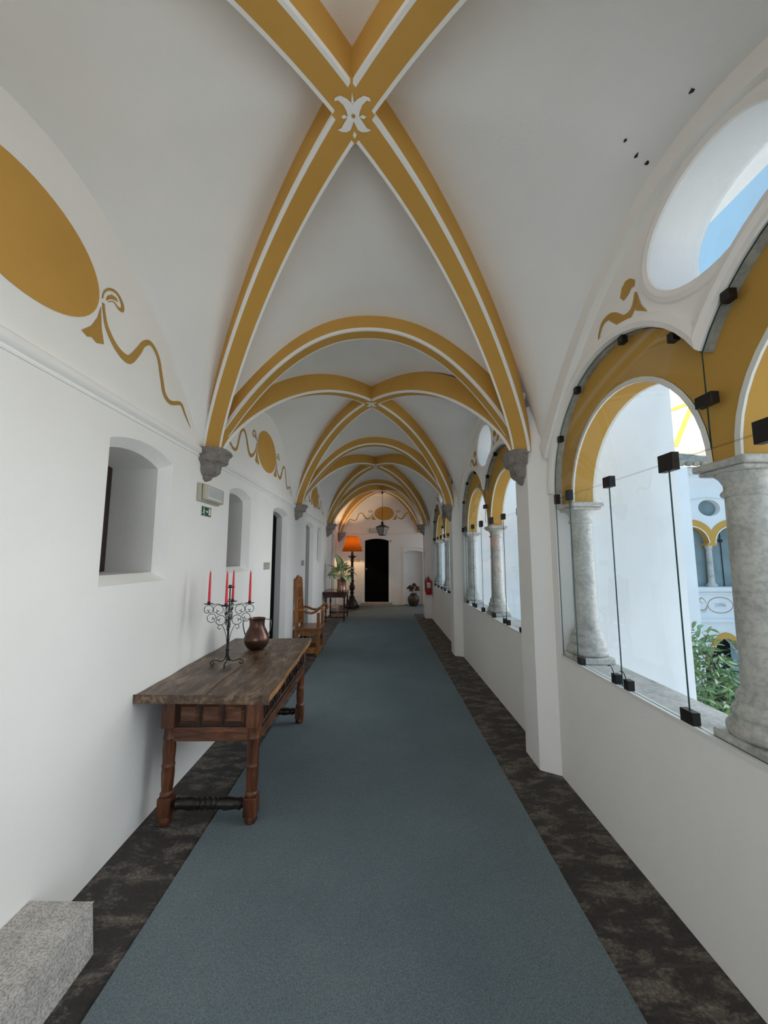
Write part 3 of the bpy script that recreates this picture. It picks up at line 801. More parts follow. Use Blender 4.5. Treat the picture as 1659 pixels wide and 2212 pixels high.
for s in (-1, 1):      # long aprons: carved drawers between stiles
    x = s*(LX+.022)
    m = MB(); m.box(x-.012, x+.012, -LY, LY, zb-.085, zb, 'redwoodh'); m.box(x-.006, x+.006, -LY, LY, zb, zt, 'redwood')
    for k in range(54):
        y = -LY+.06+k*(2*LY-.12)/53; m.box(x-.016, x+.016, y-.006, y+.006, zb-.030, zb-.012, 'recess')
    m.box(x-.016, x+.016, -LY+.04, LY-.04, zb-.006, zb+.004, 'redwoodh'); m.box(x-.018, x+.018, -LY+.04, LY-.04, zb-.085, zb-.07, 'redwoodh')
    m.build('side_apron', T, bev=.002)
    for k in range(3):
        d = MB(); y0 = -LY+.055+k*.45; y1 = y0+.42
        d.box(x-.02, x+.016, y0, y1, zb+.008, zt-.006, 'redwood')
        for (p, q_) in ((y0+.02, y0+.035), (y1-.035, y1-.02)): d.box(x-.022, x+.026, p, q_, zb+.02, zt-.015, 'recess')
        for yy in (y0+.10, y0+.21, y1-.10):
            d.lathe([(.001, .030), (.022, .026), (.032, .012), (.036, .0)], 'redwood', (x, yy, (zb+zt)/2), 10, 'x', sx=1.0, sy=1.4)
            for dd in (-.045, .045): d.tube([(x+s*.020, yy+dd*.4, zt-.02), (x+s*.030, yy+dd, (zb+zt)/2), (x+s*.020, yy+dd*.5, zb+.02)], .007, 'recess', 6)
        dr = d.build('drawer', T, bev=.002)
        kb = MB(); kb.lathe([(.006, 0), (.006, .015), (.014, .024), (.010, .036)], 'iron', (x+s*.016, (y0+y1)/2, (zb+zt)/2), 12, 'x'); kb.build('knob', dr)
LEG = [(.034, .0), (.040, .012), (.041, .035), (.034, .052), (.031, .060)]
def leg(x, y):
    m = MB()
    m.lathe([(.028, .0115 if x > 0 else 0), (.038, .018), (.040, .035), (.034, .055)], 'granite' if False else 'redwood', (x, y, 0), 24)
    m.box(x-.040, x+.040, y-.040, y+.040, .055, .165, 'redwood')
    m.lathe([(.038, .165), (.040, .175), (.040, .185), (.031, .195), (.035, .23), (.0385, .30), (.036, .335), (.0405, .345), (.036, .355), (.035, .37), (.038, .44), (.036, .50), (.0405, .51), (.036, .52), (.034, .56), (.038, .575)], 'redwood', (x, y, 0), 28)
    m.box(x-.041, x+.041, y-.041, y+.041, .575, TH-.075, 'redwood')
    m.build('leg', T, bev=.004, smooth=50)
for sx in (-1, 1):
    for sy in (-1, 1): leg(sx*LX, sy*LY)
for sy in (-1, 1):
    m = MB(); pr = [(.020, -LX+.045), (.036, -LX+.07), (.030, -LX+.085), (.033, -.15), (.038, -.11), (.030, -.075), (.036, -.065), (.028, -.05), (.037, -.035), (.028, -.018), (.038, 0), (.028, .018), (.037, .035), (.028, .05), (.036, .065), (.030, .075), (.038, .11), (.033, .15), (.030, LX-.085), (.036, LX-.07), (.020, LX-.045)]
    m.lathe(pr, 'blackwood', (0, sy*LY, .118), 20, 'x'); m.build('stretcher', T, smooth=50)

# ------------------------------------------------------------------ candelabrum, candles, pot
def spiral_pts(cx, cz, r0, a0, turns, r1=.25, n=18):
    return [(cx+(r0+(r0*r1-r0)*t)*math.cos(a0+turns*2*PI*t), cz+(r0+(r0*r1-r0)*t)*math.sin(a0+turns*2*PI*t)) for t in [k/n for k in range(n+1)]]
TT = TH+.002
CX, CY = -1.185, 3.10
cd = thing('candelabrum', (CX, CY, TT), 'black wrought-iron scroll candelabrum standing on the long wooden table', 'candle holder', math.radians(12))
m = MB()
m.lathe([(.0045, .03), (.0045, .60)], 'iron', seg=8)
m.lathe([(.010, .105), (.015, .11), (.015, .118), (.010, .124)], 'iron', seg=12)
for a in range(4):
    an = a*PI/2+PI/4; p = [(.005*math.cos(an), .005*math.sin(an), .06+k*.05) for k in range(7)]
    m.tube(p, .004, 'iron', 6)
m.build('stem', cd, smooth=50)
sc = 1.0
for a in range(4):
    an = a*PI/2; ca, sa = math.cos(an), math.sin(an)
    X = lambda pts: [(r*ca, r*sa, z) for r, z in pts]
    f = MB()   # foot scroll
    pts = smoothpath([(.006, .10, 0), (.012, .055, 0), (.035, .030, 0), (.065, .035, 0), (.095, .040, 0), (.118, .022, 0), (.112, .006, 0), (.096, .008, 0), (.094, .020, 0), (.102, .022, 0)], 5)
    f.tube(X([(p.x, p.y) for p in pts]), .0042, 'iron', 7); f.build('foot', cd, smooth=50)
    g_ = MB()  # scroll arm in the vertical plane
    def cs(cx, cz, r, a0, sgn=1):
        """C-scroll: an open ring with both ends curling inwards"""
        out = []
        for k in range(25):
            t = k/24; aa = a0+sgn*(t*1.62*PI); out.append((cx+r*math.cos(aa), cz+r*math.sin(aa)))
        e1 = out[-1]; e0 = out[0]
        return out
    def Cscroll(cx, cz, r, opening):
        o_ = math.radians(opening); gap = .62
        main = [(cx+r*math.cos(o_+gap+(2*PI-2*gap)*k/22), cz+r*math.sin(o_+gap+(2*PI-2*gap)*k/22)) for k in range(23)]
        def curl(end, s_):
            ex, ez = end; ang = math.atan2(ez-cz, ex-cx); rr = r*.42
            ccx, ccz = ex-rr*math.cos(ang), ez-rr*math.sin(ang)
            return [(ccx+rr*(1-.35*k/9)*math.cos(ang+s_*k/9*1.25*PI), ccz+rr*(1-.35*k/9)*math.sin(ang+s_*k/9*1.25*PI)) for k in range(1, 10)]
        return curl(main[0], -1)[::-1]+main+curl(main[-1], 1)
    r_ = .030
    for (cx, cz, rr, op) in ((.150, .422, .032, -90), (.080, .418, .036, -60), (.126, .356, .032, 180+20), (.060, .338, .036, 10)):
        g_.tube(X(Cscroll(cx, cz, rr, op)), .0024, 'iron', 6)
    arm = smoothpath([(.006, .15, 0), (.014, .215, 0), (.030, .268, 0), (.048, .298, 0), (.070, .300, 0), (.078, .280, 0), (.064, .270, 0), (.056, .280, 0)], 5)
    g_.tube(X([(p.x, p.y) for p in arm]), .0024, 'iron', 6)
    top = smoothpath([(.006, .50, 0), (.018, .465, 0), (.045, .452, 0), (.09, .462, 0), (.125, .452, 0)], 5)
    g_.tube(X([(p.x, p.y) for p in top]), .0024, 'iron', 6)
    g_.build('scroll_arm', cd, smooth=50)
    u_ = MB(); u_.lathe([(.035, .463), (.036, .466), (.012, .458), (.0115, .460), (.0115, .482), (.009, .482)], 'iron', (.150*ca, .150*sa, 0), 20); u_.build('candle_cup', cd, smooth=50)
u_ = MB(); u_.lathe([(.035, .588), (.036, .591), (.012, .583), (.0115, .585), (.0115, .607), (.009, .607)], 'iron', (0, 0, 0), 20); u_.build('candle_cup', cd, smooth=50)
labs = ['red taper candle in the right cup of the iron candelabrum', 'red taper candle in the back cup, against the window niche', 'red taper candle in the left cup of the iron candelabrum', 'red taper candle in the front cup, before the empty top cup']
cand = None
for a in range(4):
    an = a*PI/2+math.radians(12); loc = (CX+.150*math.cos(an), CY+.150*math.sin(an), TT+.462)
    if cand is None:
        cand = MB(); cand.lathe([(.0098, 0), (.0098, .03), (.0085, .15), (.0065, .23), (.0040, .248), (.001, .252)], 'candle', seg=16)
        cand.lathe([(.0012, .250), (.0012, .262)], 'wick', seg=6)
        o = cand.build('candle', None, smooth=50)
    else:
        o = bpy.data.objects['candle'].copy(); COL.objects.link(o)
    o.location = loc; tag(o, labs[a], 'candle', 'red candles in the candelabrum')
for k, (tx, ty) in enumerate(((.05, .02), (.03, .03), (.04, -.02), (.0, .01))): pass

pot = thing('copper_pot', (-1.125, 3.62, TT), 'tarnished copper pot with two strap handles on the wooden table', 'pot', math.radians(0))
m = MB(); m.lathe([(.052, 0), (.062, .003), (.085, .020), (.104, .055), (.111, .090), (.108, .105), (.102, .125), (.084, .165), (.069, .195), (.065, .215), (.068, .255), (.071, .268), (.073, .272), (.069, .274), (.065, .268), (.062, .215), (.066, .195), (.098, .110), (.090, .05), (.02, .01)], 'copper', seg=48)
m.lathe([(.1105, .084), (.113, .087), (.1105, .091)], 'copper', seg=48, cap=False); m.build('body', pot, smooth=60)
for s in (-1, 1):
    h_ = MB(); P = smoothpath([(s*.066, 0, .262), (s*.098, 0, .263), (s*.122, 0, .252), (s*.128, 0, .225), (s*.120, 0, .175), (s*.106, 0, .130), (s*.101, 0, .112)], 6)
    h_.tube(P, .011, 'brass', 8, flat=(1.0, .28)); h_.build('handle', pot, smooth=50)

# ------------------------------------------------------------------ carved armchair (side on, back to the wall)
AC = thing('armchair', (-1.250, 6.97, 0), 'carved honey-brown wooden armchair with tall crested back against the left wall', 'chair')
hx, hy = .215, .235
for sy in (-1, 1):
    m = MB(); y = sy*hy
    m.box(-.205, -.150, y-.026, y+.026, 0, .62, 'chair'); 
    m.add([(-.205, y-.026, .62), (-.150, y-.026, .62), (-.150, y+.026, .62), (-.205, y+.026, .62), (-.240, y-.024, 1.24), (-.190, y-.024, 1.24), (-.190, y+.024, 1.24), (-.240, y+.024, 1.24)],
          [(0, 1, 5, 4), (1, 2, 6, 5), (2, 3, 7, 6), (3, 0, 4, 7), (4, 5, 6, 7)], 'chair')
    m.sphere((-.215, y, 1.255), .03, 'chair', 10, 6, (.7, .9, 1))
    m.build('rear_post', AC, bev=.004)
    m = MB(); m.box(.165, .215, y-.026, y+.026, 0, .70, 'chair'); m.build('front_post', AC, bev=.004)
    m = MB()
    P = smoothpath([(-.185, y, .735), (-.10, y, .745), (0, y, .705), (.09, y, .70), (.16, y, .735), (.215, y+sy*.012, .785), (.262, y+sy*.02, .775), (.272, y+sy*.02, .735), (.245, y+sy*.015, .715)], 5)
    m.tube(P, .03, 'chair', 10, rs=[.026+.010*min(1, i/len(P)) for i in range(len(P))], flat=(1.15, .72)); m.build('arm', AC, smooth=55)
m = MB(); m.box(-.16, .235, -hy-.035, hy+.035, .425, .452, 'chairseat'); m.build('seat', AC, bev=.006)
# aprons with scalloped lower edge and lozenge
def scallop(y, s=1):
    L = [(-.15, .425), (.17, .425), (.17, .365)]
    for k in range(13):
        t = k/12; x = .17-.32*t; L.append((x, .365-.045*math.sin(PI*t)-.012*abs(math.sin(3*PI*t))))
    L.append((-.15, .365)); return L
for sy in (-1, 1):
    m = MB(); y = sy*hy; L = scallop(y); m.prism(L, lambda a, b: (a, y-.011, b), lambda a, b: (a, y+.011, b), 'chair')
    for xx in (-.06, .01, .08): m.prism([(xx-.03, .378), (xx, .348), (xx+.03, .378), (xx, .408)], lambda a, b: (a, y-.016, b), lambda a, b: (a, y+.016, b), 'chairseat')
    m.build('side_apron', AC, bev=.002)
    m = MB(); m.box(-.15, .17, y-.014, y+.014, .035, .115, 'chair'); m.build('side_rail', AC, bev=.004)
m = MB(); L = [(-hy, .425), (hy, .425), (hy, .36)]+[(hy-2*hy*k/16, .36-.035*abs(math.sin(3*PI*k/16))) for k in range(17)]
m.prism(L, lambda a, b: (.182, a, b), lambda a, b: (.204, a, b), 'chair')
for k in range(4): m.prism([(-.18+k*.12-.03, .385), (-.18+k*.12, .355), (-.18+k*.12+.03, .385), (-.18+k*.12, .412)], lambda a, b: (.203, a, b), lambda a, b: (.21, a, b), 'frame')
m.build('front_apron', AC, bev=.002)
for x in (-.17, .19):
    m = MB(); L = [(-hy, .145), (hy, .145), (hy, .235)]+[(hy-2*hy*k/24, .235+.022*abs(math.sin(4*PI*k/24))) for k in range(25)]
    m.prism([(a, b) for a, b in L], lambda a, b: (x-.010, a, b), lambda a, b: (x+.010, a, b), 'frame')
    for k in range(4):
        yy = -.175+k*.117; m.prism([(yy+.022*math.cos(q), .185+.022*math.sin(q)) for q in [j*PI/6 for j in range(12)]], lambda a, b: (x+.010, a, b), lambda a, b: (x+.014, a, b), 'paperwhite' if False else 'chair')
    m.build('pierced_stretcher', AC, bev=.001)
    m = MB(); m.box(x-.014, x+.014, -hy, hy, .035, .10, 'chair'); m.build('lower_rail', AC, bev=.003)
m = MB()     # carved back: rails, mullions and crest
bx = lambda z: -.178-(max(0, z-.62))*.062
for z0, z1 in ((.50, .545), (.70, .74), (.90, .94), (1.08, 1.13)):
    m.box(bx(z0)-.016, bx(z0)+.016, -hy, hy, z0, z1, 'chair')
for yy in (-.145, -.048, .048, .145):
    m.box(-.205, -.175, yy-.014, yy+.014, .52, 1.12, 'chair')
for r_ in range(3):
    for k in range(3):
        zc = .62+.20*r_; yc = -.097+.097*k
        for w_, d_ in ((.030, .012), (.019, .020)):
            m.prism([(yc+w_*.8*math.cos(q), zc+w_*2.0*math.sin(q)) for q in [j*PI/8 for j in range(16)]], lambda a, b, zc=zc: (bx(zc)-d_, a, b), lambda a, b, zc=zc: (bx(zc)+d_, a, b), 'chair')
crest = []
for k in range(33):
    t = k/32; y = -hy+2*hy*t; crest.append((y, 1.17+.13*math.sin(PI*t)+.022*abs(math.sin(5*PI*t))))
L = [(-hy, 1.11)]+crest+[(hy, 1.11)]
m.prism(L, lambda a, b: (bx(b)-.018, a, b), lambda a, b: (bx(b)+.018, a, b), 'chair')
for k in range(5): m.lathe([(.001, .034), (.020, .028), (.03, .014)], 'chair', (bx(1.18), -.16+.08*k, 1.185+.03*math.sin(PI*(k+1)/6)), 10, 'x')
m.build('carved_back', AC, bev=.002)

# ------------------------------------------------------------------ console table, plant
CT = thing('console_table', (-1.17, 10.53, 0), 'small dark mahogany console table with turned legs under the potted plant', 'table')
m = MB(); m.box(-.30, .30, -.545, .545, .735, .758, 'mahog'); m.build('tabletop', CT, bev=.006)
m = MB(); m.box(-.26, .26, -.50, .50, .615, .735, 'mahog'); m.build('apron', CT, bev=.004)
m = MB(); m.box(.262, .27, -.40, .40, .635, .715, 'mahog'); dd = m.build('drawer', CT, bev=.003)
k_ = MB(); k_.lathe([(.006, 0), (.006, .012), (.016, .02), (.01, .032)], 'brass', (.268, 0, .675), 12, 'x'); k_.build('knob', dd)
lp = [(.018, 0), (.026, .012), (.026, .035), (.012, .06), (.022, .075), (.024, .09)]
lt = [(.015, .15), (.026, .17), (.014, .19), (.022, .23), (.028, .27), (.016, .31), (.026, .33), (.014, .35), (.024, .40), (.027, .45), (.016, .50), (.026, .53), (.018, .56), (.026, .60), (.024, .62)]
for sx in (-1, 1):
    for sy in (-1, 1):
        m = MB(); c_ = (sx*.235, sy*.465, 0); m.lathe([(r0, max(z0, .0115 if sx > 0 else 0)) for r0, z0 in lp], 'mahog', c_, 18); m.box(c_[0]-.026, c_[0]+.026, c_[1]-.026, c_[1]+.026, .09, .15, 'mahog'); m.lathe(lt, 'mahog', c_, 18)
        m.box(c_[0]-.027, c_[0]+.027, c_[1]-.027, c_[1]+.027, .60, .735, 'mahog'); m.build('leg', CT, bev=.002, smooth=50)
def turned(length, r=.014): 
    pr = []; n = 8
    for k in range(n*4+1):
        t = k/(n*4); pr.append((r*(1+.45*math.sin(t*n*PI)**2), -length/2+length*t))
    return pr
for sy in (-1, 1):
    m = MB(); m.lathe(turned(.43), 'mahog', (0, sy*.465, .12), 12, 'x'); m.build('stretcher', CT, smooth=50)
m = MB(); m.lathe(turned(.90), 'mahog', (0, 0, .12), 12, 'y'); m.build('stretcher', CT, smooth=50)

PP = thing('potted_plant', (-1.04, 10.42, .759), 'variegated green and cream leafy plant in a copper pot on the console table', 'plant')
m = MB(); m.lathe([(.115, 0), (.128, .004), (.130, .02), (.119, .06), (.115, .14), (.118, .22), (.124, .275), (.130, .285), (.130, .30), (.122, .30), (.114, .27), (.11, .24), (.001, .24)], 'copper2', seg=40); m.build('pot', PP, smooth=50)
m = MB(); m.lathe([(.112, .24), (.112, .258), (.001, .268)], 'soil', seg=24); m.build('soil', PP)
def leafblade(mb, base, direction, length, width, droop, twist=0, nl=10):
    d = Vector(direction).normalized(); side = d.cross(Vector((0, 0, 1)))
    if side.length < .05: side = Vector((1, 0, 0))
    side.normalize(); side = Matrix.Rotation(twist, 3, d) @ side
    p = Vector(base); vs = []; at = []; dd = d.copy(); o = len(mb.v)
    for i in range(nl+1):
        t = i/nl; wd = width*(math.sin(PI*min(1, t**.75*1.0))**.8 if 0 < t < 1 else .02)
        nrm = side.cross(dd).normalized()
        for s_, k in ((-1, 1.), (-.5, .5), (0, 0.), (.5, .5), (1, 1.)):
            vs.append(p+side*wd*s_*.5+nrm*(abs(s_)*wd*.14)); at.append(max(abs(k), .0 if t < .85 else .6*t))
        p = p+dd*(length/nl); dd = (dd+Vector((0, 0, -droop/nl))).normalized()
    fs = [(5*i+k, 5*i+k+1, 5*i+k+6, 5*i+k+5) for i in range(nl) for k in range(4)]
    mb.add(vs, fs, mb.leafmat); mb.attr += at
fol = MB(); fol.leafmat = 'leafvar'; fol.attr = []
stm = MB()
rnd = random.Random(11)
spec = [(-.10, -.12, .58, .46, .20, .6), (-.30, -.10, .42, .36, .13, .7), (-.22, -.22, .20, .32, .15, 1.6), (.02, -.22, .34, .34, .15, 1.1), (.14, -.20, .42, .36, .15, 1.0), (.22, -.12, .36, .36, .15, 1.3), (.30, -.02, .28, .38, .12, 2.0), (.12, -.26, .12, .30, .14, 1.5), (-.10, -.28, .16, .30, .15, 1.5), (.24, -.20, .10, .30, .12, 2.0), (-.05, .12, .50, .34, .14, .8), (.18, .18, .36, .34, .14, 1.2), (-.20, .18, .34, .34, .14, 1.2), (.02, -.10, .46, .30, .13, .6), (-.16, -.02, .30, .3, .13, 1.2), (.08, .02, .40, .3, .13, 1.0), (-.36, -.16, .22, .30, .12, 1.4)]
for (dx, dy, hz, ln, wd, dr) in spec:
    base = Vector((dx*.5, dy*.5, .30+hz*.55)); root = Vector((dx*.12, dy*.12, .25))
    d = Vector((dx, dy, hz*.75))
    stm.tube([root, (root+base)/2+Vector((0, 0, .03)), base], .007, 'leafgreen', 6)
    leafblade(fol, base, d, ln*.86, wd*1.45, dr*1.2, rnd.uniform(-.9, .9))
stm.attr = [.9]*len(stm.v)
stm.build('stem', PP, smooth=50); fol.build('leaves', PP, smooth=60)

# ------------------------------------------------------------------ floor lamp
LPX, LPY = -.945, 12.85
FL = thing('floor_lamp', (LPX, LPY, 0), 'tall dark carved floor lamp with glowing orange conical shade', 'lamp')
m = MB(); m.lathe([(.235, 0), (.245, .02), (.24, .06), (.20, .09), (.19, .13), (.165, .20), (.12, .26), (.09, .30), (.10, .33), (.085, .36)], 'lampwood', seg=12); 
for k in range(3):
    a = k*2*PI/3+.5; m.sphere((.20*math.cos(a), .20*math.sin(a), .045), .06, 'lampwood', 10, 6, (1.1, 1.1, .75))
m.build('base', FL, smooth=40)
m = MB(); m.lathe([(.06, .35), (.075, .38), (.045, .42), (.065, .46), (.07, .50), (.045, .53), (.075, .57), (.095, .66), (.085, .72), (.05, .76), (.07, .79), (.05, .82), (.075, .85), (.075, .87), (.055, .90), (.056, 1.1), (.05, 1.2), (.06, 1.22), (.05, 1.24), (.043, 1.45), (.055, 1.50), (.065, 1.53), (.05, 1.56), (.06, 1.60), (.10, 1.635), (.145, 1.655), (.155, 1.67), (.05, 1.675), (.04, 1.70), (.055, 1.73), (.035, 1.76), (.035, 1.82)], 'lampwood', seg=20); m.build('pole', FL, smooth=45)
m = MB()
for k in range(1):
    m.lathe([(.335, 1.82), (.19, 2.32)], 'shade', seg=48, cap=False); m.lathe([(.332, 1.822), (.187, 2.318)], 'shade', seg=48, cap=False)
m.build('lamp_shade', FL, smooth=60)
m = MB(); m.lathe([(.012, 1.80), (.012, 1.93), (.028, 1.95), (.03, 2.0), (.02, 2.04), (.002, 2.05)], 'paperwhite', seg=12); m.build('bulb', FL)
m = MB()
for k in range(3):
    a = k*2*PI/3; m.tube([(0, 0, 1.84), (.33*math.cos(a), .33*math.sin(a), 1.825)], .003, 'iron', 5)
m.build('shade_ring', FL)
pl = bpy.data.lights.new('lamp_bulb_light', 'POINT'); pl.energy = 34; pl.color = (1.0, .64, .34); pl.shadow_soft_size = .035
plo = bpy.data.objects.new('lamp_bulb_light', pl); COL.objects.link(plo); plo.location = (LPX, LPY, 2.10)

# ------------------------------------------------------------------ hanging lantern
HL = thing('hanging_lantern', (.045, 12.1, 3.69), 'black four-sided glass lantern hanging on a long chain before the end wall', 'lantern', math.radians(12))
m = MB(); m.lathe([(.045, 0), (.045, -.02), (.015, -.05), (.010, -.07)], 'iron', seg=14); m.tube([(.0, 0, -.06), (-.06, 0, -.055), (-.10, 0, -.07)], .008, 'iron', 6); m.build('ceiling_hook', HL, smooth=40)
m = MB()
for k in range(36):
    z = -.06-k*.0232; a = (k % 2)*PI/2; q = [(.009*math.cos(t)*math.cos(a), .009*math.cos(t)*math.sin(a), z-.012+.015*math.sin(t)) for t in [j*PI/4 for j in range(9)]]
    m.tube(q, .0032, 'iron', 5)
m.build('chain', HL, smooth=40)
zt = -.90
m = MB(); m.lathe([(.004, 0.0), (.012, -.02), (.018, -.05), (.05, -.075), (.052, -.085), (.04, -.09), (.042, -.14), (.058, -.15), (.145*1.41, -.215), (.150*1.41, -.225)], 'iron', (0, 0, zt), 4, X=None); m.build('roof', HL, smooth=20)
t_, b_ = .205, .105
zt0, zb0 = zt-.225, zt-.475
fr = MB()
for k in range(4):
    a = k*PI/2; p0 = Vector((t_*math.cos(a), t_*math.sin(a), zt0)); p1 = Vector((b_*1.0*math.cos(a), b_*math.sin(a), zb0)); a2 = a+PI/2
    q0 = Vector((t_*math.cos(a2), t_*math.sin(a2), zt0)); q1 = Vector((b_*math.cos(a2), b_*math.sin(a2), zb0))
    fr.tube([p0, p1, p1+Vector((0, 0, -.02))], .0085, 'iron', 6); fr.tube([p0, q0], .008, 'iron', 6); fr.tube([p1, q1], .009, 'iron', 6)
fr.build('frame', HL, smooth=40)
for k in range(4):
    a = k*PI/2; a2 = a+PI/2
    g_ = MB(); g_.add([(t_*math.cos(a), t_*math.sin(a), zt0), (t_*math.cos(a2), t_*math.sin(a2), zt0), (b_*math.cos(a2), b_*math.sin(a2), zb0), (b_*math.cos(a), b_*math.sin(a), zb0)], [(0, 1, 2, 3)], 'lampglass')
    o = g_.build('glass_panel', HL, smooth=0); sd = o.modifiers.new('solid', 'SOLIDIFY'); sd.thickness = .003

# ------------------------------------------------------------------ vase with dried flowers
VX, VY = 1.09, 13.18
m = MB(); m.lathe([(.105, 0), (.115, .01), (.165, .08), (.196, .17), (.198, .24), (.175, .31), (.13, .355), (.105, .375), (.108, .40), (.12, .41), (.105, .412), (.095, .38), (.12, .34), (.02, .2)], 'vase', seg=36)
vs_ = m.build('clay_vase', None, smooth=50); vs_.location = (VX, VY, .012)
tag(vs_, 'dark brown round clay vase on the floor before the white wall niche', 'vase')
fl = [(-.16, -.02, .60, 'lowest on the left'), (-.10, -.06, .66, 'upper left'), (-.02, -.07, .62, 'front, middle'), (.05, .02, .68, 'upper right of the middle'), (.14, -.02, .62, 'far right'), (.10, -.06, .55, 'lower right'), (.03, .05, .72, 'topmost'), (-.05, .06, .58, 'at the back'), (-.08, -.08, .53, 'lower left of the middle'), (.16, .03, .54, 'lowest on the right')]
for i, (dx, dy, z, wds) in enumerate(fl):
    m = MB(); m.tube([(dx*.15, dy*.15, -.38 if False else .25-z), (dx*-.25+dx*.0, dy*-.2, -.12), (0, 0, 0)], .004, 'driedpale', 5)
    st_ = m
    root = bpy.data.objects.new('dried_flower', None); COL.objects.link(root); root.location = (VX+dx, VY+dy, z+.012); root.empty_display_size = .05
    m = MB(); m.tube([(-dx*.85, -dy*.85, .22-z), (-dx*.5, -dy*.5, -.12), (0, 0, 0)], .004, 'driedpale', 5); m.build('stem', root)
    m = MB()
    for k in range(11):
        a = k*2.4; r_ = .012+.036*(k/11); m.sphere((r_*1.15*math.cos(a), r_*1.15*math.sin(a), .012-.03*(k/9)), .031, 'dried', 7, 5, (1, 1, .8))
    m.build('flower_head', root, smooth=60)
    tag(root, 'dried brown flower in the clay vase, ' + wds, 'flower', 'dried flowers in the clay vase')

# ------------------------------------------------------------------ fire extinguisher
FE = thing('fire_extinguisher', (1.275, 10.50, .64), 'red fire extinguisher hanging on the white pillar by the last window', 'extinguisher')
m = MB(); m.lathe([(.050, 0), (.072, .004), (.078, .02), (.078, .34), (.070, .375), (.045, .40), (.022, .41), (.022, .42)], 'red', seg=32); m.build('cylinder', FE, smooth=45)
m = MB(); m.add([(.0785*math.sin(a), -.0785*math.cos(a), z) for z in (.19, .32) for a in [(-.7+.2*k) for k in range(8)]], [(k, k+1, 9+k, 8+k) for k in range(7)], 'paperwhite')
for k in range(4): m.add([(.0790*math.sin(a), -.0790*math.cos(a), z) for z in (.205+.025*k, .212+.025*k) for a in [(-.6+.2*j) for j in range(6)]], [(j, j+1, 7+j, 6+j) for j in range(5)], 'red')
m.build('label', FE, smooth=0)
m = MB(); m.lathe([(.018, .42), (.02, .45), (.012, .46)], 'blackrub', seg=12); m.box(-.012, .012, -.07, .02, .455, .47, 'blackrub'); m.box(-.012, .012, -.06, .02, .485, .497, 'blackrub'); m.build('valve', FE, bev=.002)
m = MB(); m.tube(smoothpath([(-.02, 0, .44), (-.07, -.01, .43), (-.092, -.01, .36), (-.090, -.01, .20), (-.088, -.01, .08)], 5), .009, 'blackrub', 8); m.build('hose', FE, smooth=50)
m = MB(); m.box(-.03, .03, .075, .115, .28, .36, 'metalgrey'); m.build('bracket', FE)

# ------------------------------------------------------------------ fittings on the walls
def emergency(loc, rz, label):
    E_ = thing('emergency_light', loc, label, 'emergency light', rz)
    m = MB(); m.box(0, .035, -.19, .19, -.075, .075, 'plastic'); m.build('housing', E_, bev=.008)
    m = MB(); m.box(.035, .075, -.18, .18, -.065, .065, 'plastic'); m.build('cover', E_, bev=.014)
    m = MB(); m.box(.07, .078, -.15, .13, -.05, .048, 'lens')
    for k in range(10): m.box(.076, .081, -.15, .13, -.036+k*.0082, -.0335+k*.0082, 'metalgrey')
    m.build('diffuser', E_, bev=.001); return E_
emergency((XL, 3.29, 2.175), 0, 'cream emergency light box on the left wall just under the nearest stone corbel')
emergency((-.225, YE, 2.555), -PI/2, 'small cream emergency light box above the black end door behind the lantern')
m = MB(); x = XL+.002
m.box(XL, x+.003, 3.185, 3.375, 1.985, 2.075, 'paperwhite')
q = lambda l: [(3.193+a*.174, 1.992+b*.076) for a, b in l]
fnS = lambda y, z: (x+.0045, y, z); fnT = lambda y, z: (x+.0055, y, z)
m.poly([q([(0, 0), (1, 0), (1, 1), (0, 1)])], fnS, 'green')
m.poly([q([(.72, .12), (.94, .12), (.94, .88), (.72, .88)])], fnT, 'signwhite')
m.poly([q([(.42, .44), (.52, .44), (.52, .28), (.66, .5), (.52, .72), (.52, .56), (.42, .56)])], fnT, 'signwhite')
m.poly([q([(.20+.05*math.cos(a*PI/5), .82+.08*math.sin(a*PI/5)) for a in range(10)])], fnT, 'signwhite')
m.poly([q([(.16, .72), (.24, .74), (.28, .60), (.36, .56), (.34, .50), (.26, .54), (.25, .40), (.31, .25), (.30, .08), (.24, .08), (.24, .24), (.18, .34), (.10, .20), (.04, .26), (.14, .42), (.15, .56)])], fnT, 'signwhite')
tag(m.build('exit_sign'), 'green exit sign with running figure, arrow and door below the emergency light', 'sign')
def tileplate(name, fn, w_, h_, label, rnds):
    m = MB(); m.prism([(-w_, -h_), (w_, -h_), (w_, h_), (-w_, h_)], lambda a, b: fn(a, b, 0), lambda a, b: fn(a, b, .010), 'tile')
    r = [(-w_*.86, -h_*.86), (w_*.86, -h_*.86), (w_*.86, h_*.86), (-w_*.86, h_*.86), (-w_*.86, -h_*.86)]
    stroke(m, r, [.006]*5, lambda a, b: fn(a, b, .0112), 'tiledraw', 1)
    stroke(m, [(-w_*.55, -h_*.5), (-w_*.5, h_*.2), (-w_*.2, h_*.5), (w_*.3, h_*.45), (w_*.55, h_*.5)], [.012, .014, .01, .012, .006], lambda a, b: fn(a, b, .0112), 'tiledraw', 4)
    stroke(m, [(-w_*.1, -h_*.45), (w_*.1, -h_*.3), (w_*.35, -h_*.45)], [.008, .012, .006], lambda a, b: fn(a, b, .0112), 'tiledraw', 4)
    o = m.build(name); tag(o, label, 'sign')
tileplate('tile_plaque', lambda a, b, d: (XL+d, 5.09+a, 1.53+b), .125, .045, 'small beige tile plaque on the left wall beside the first doorway', 1)
tileplate('tile_plaque', lambda a, b, d: (XL+d, 7.42+a, 1.53+b), .125, .05, 'small beige tile plaque on the left wall beside the second doorway', 2)
tileplate('tile_plaque', lambda a, b, d: (-.83-a, YE-d, 1.51+b), .105, .042, 'small beige plaque on the end wall between floor lamp and black door', 3)
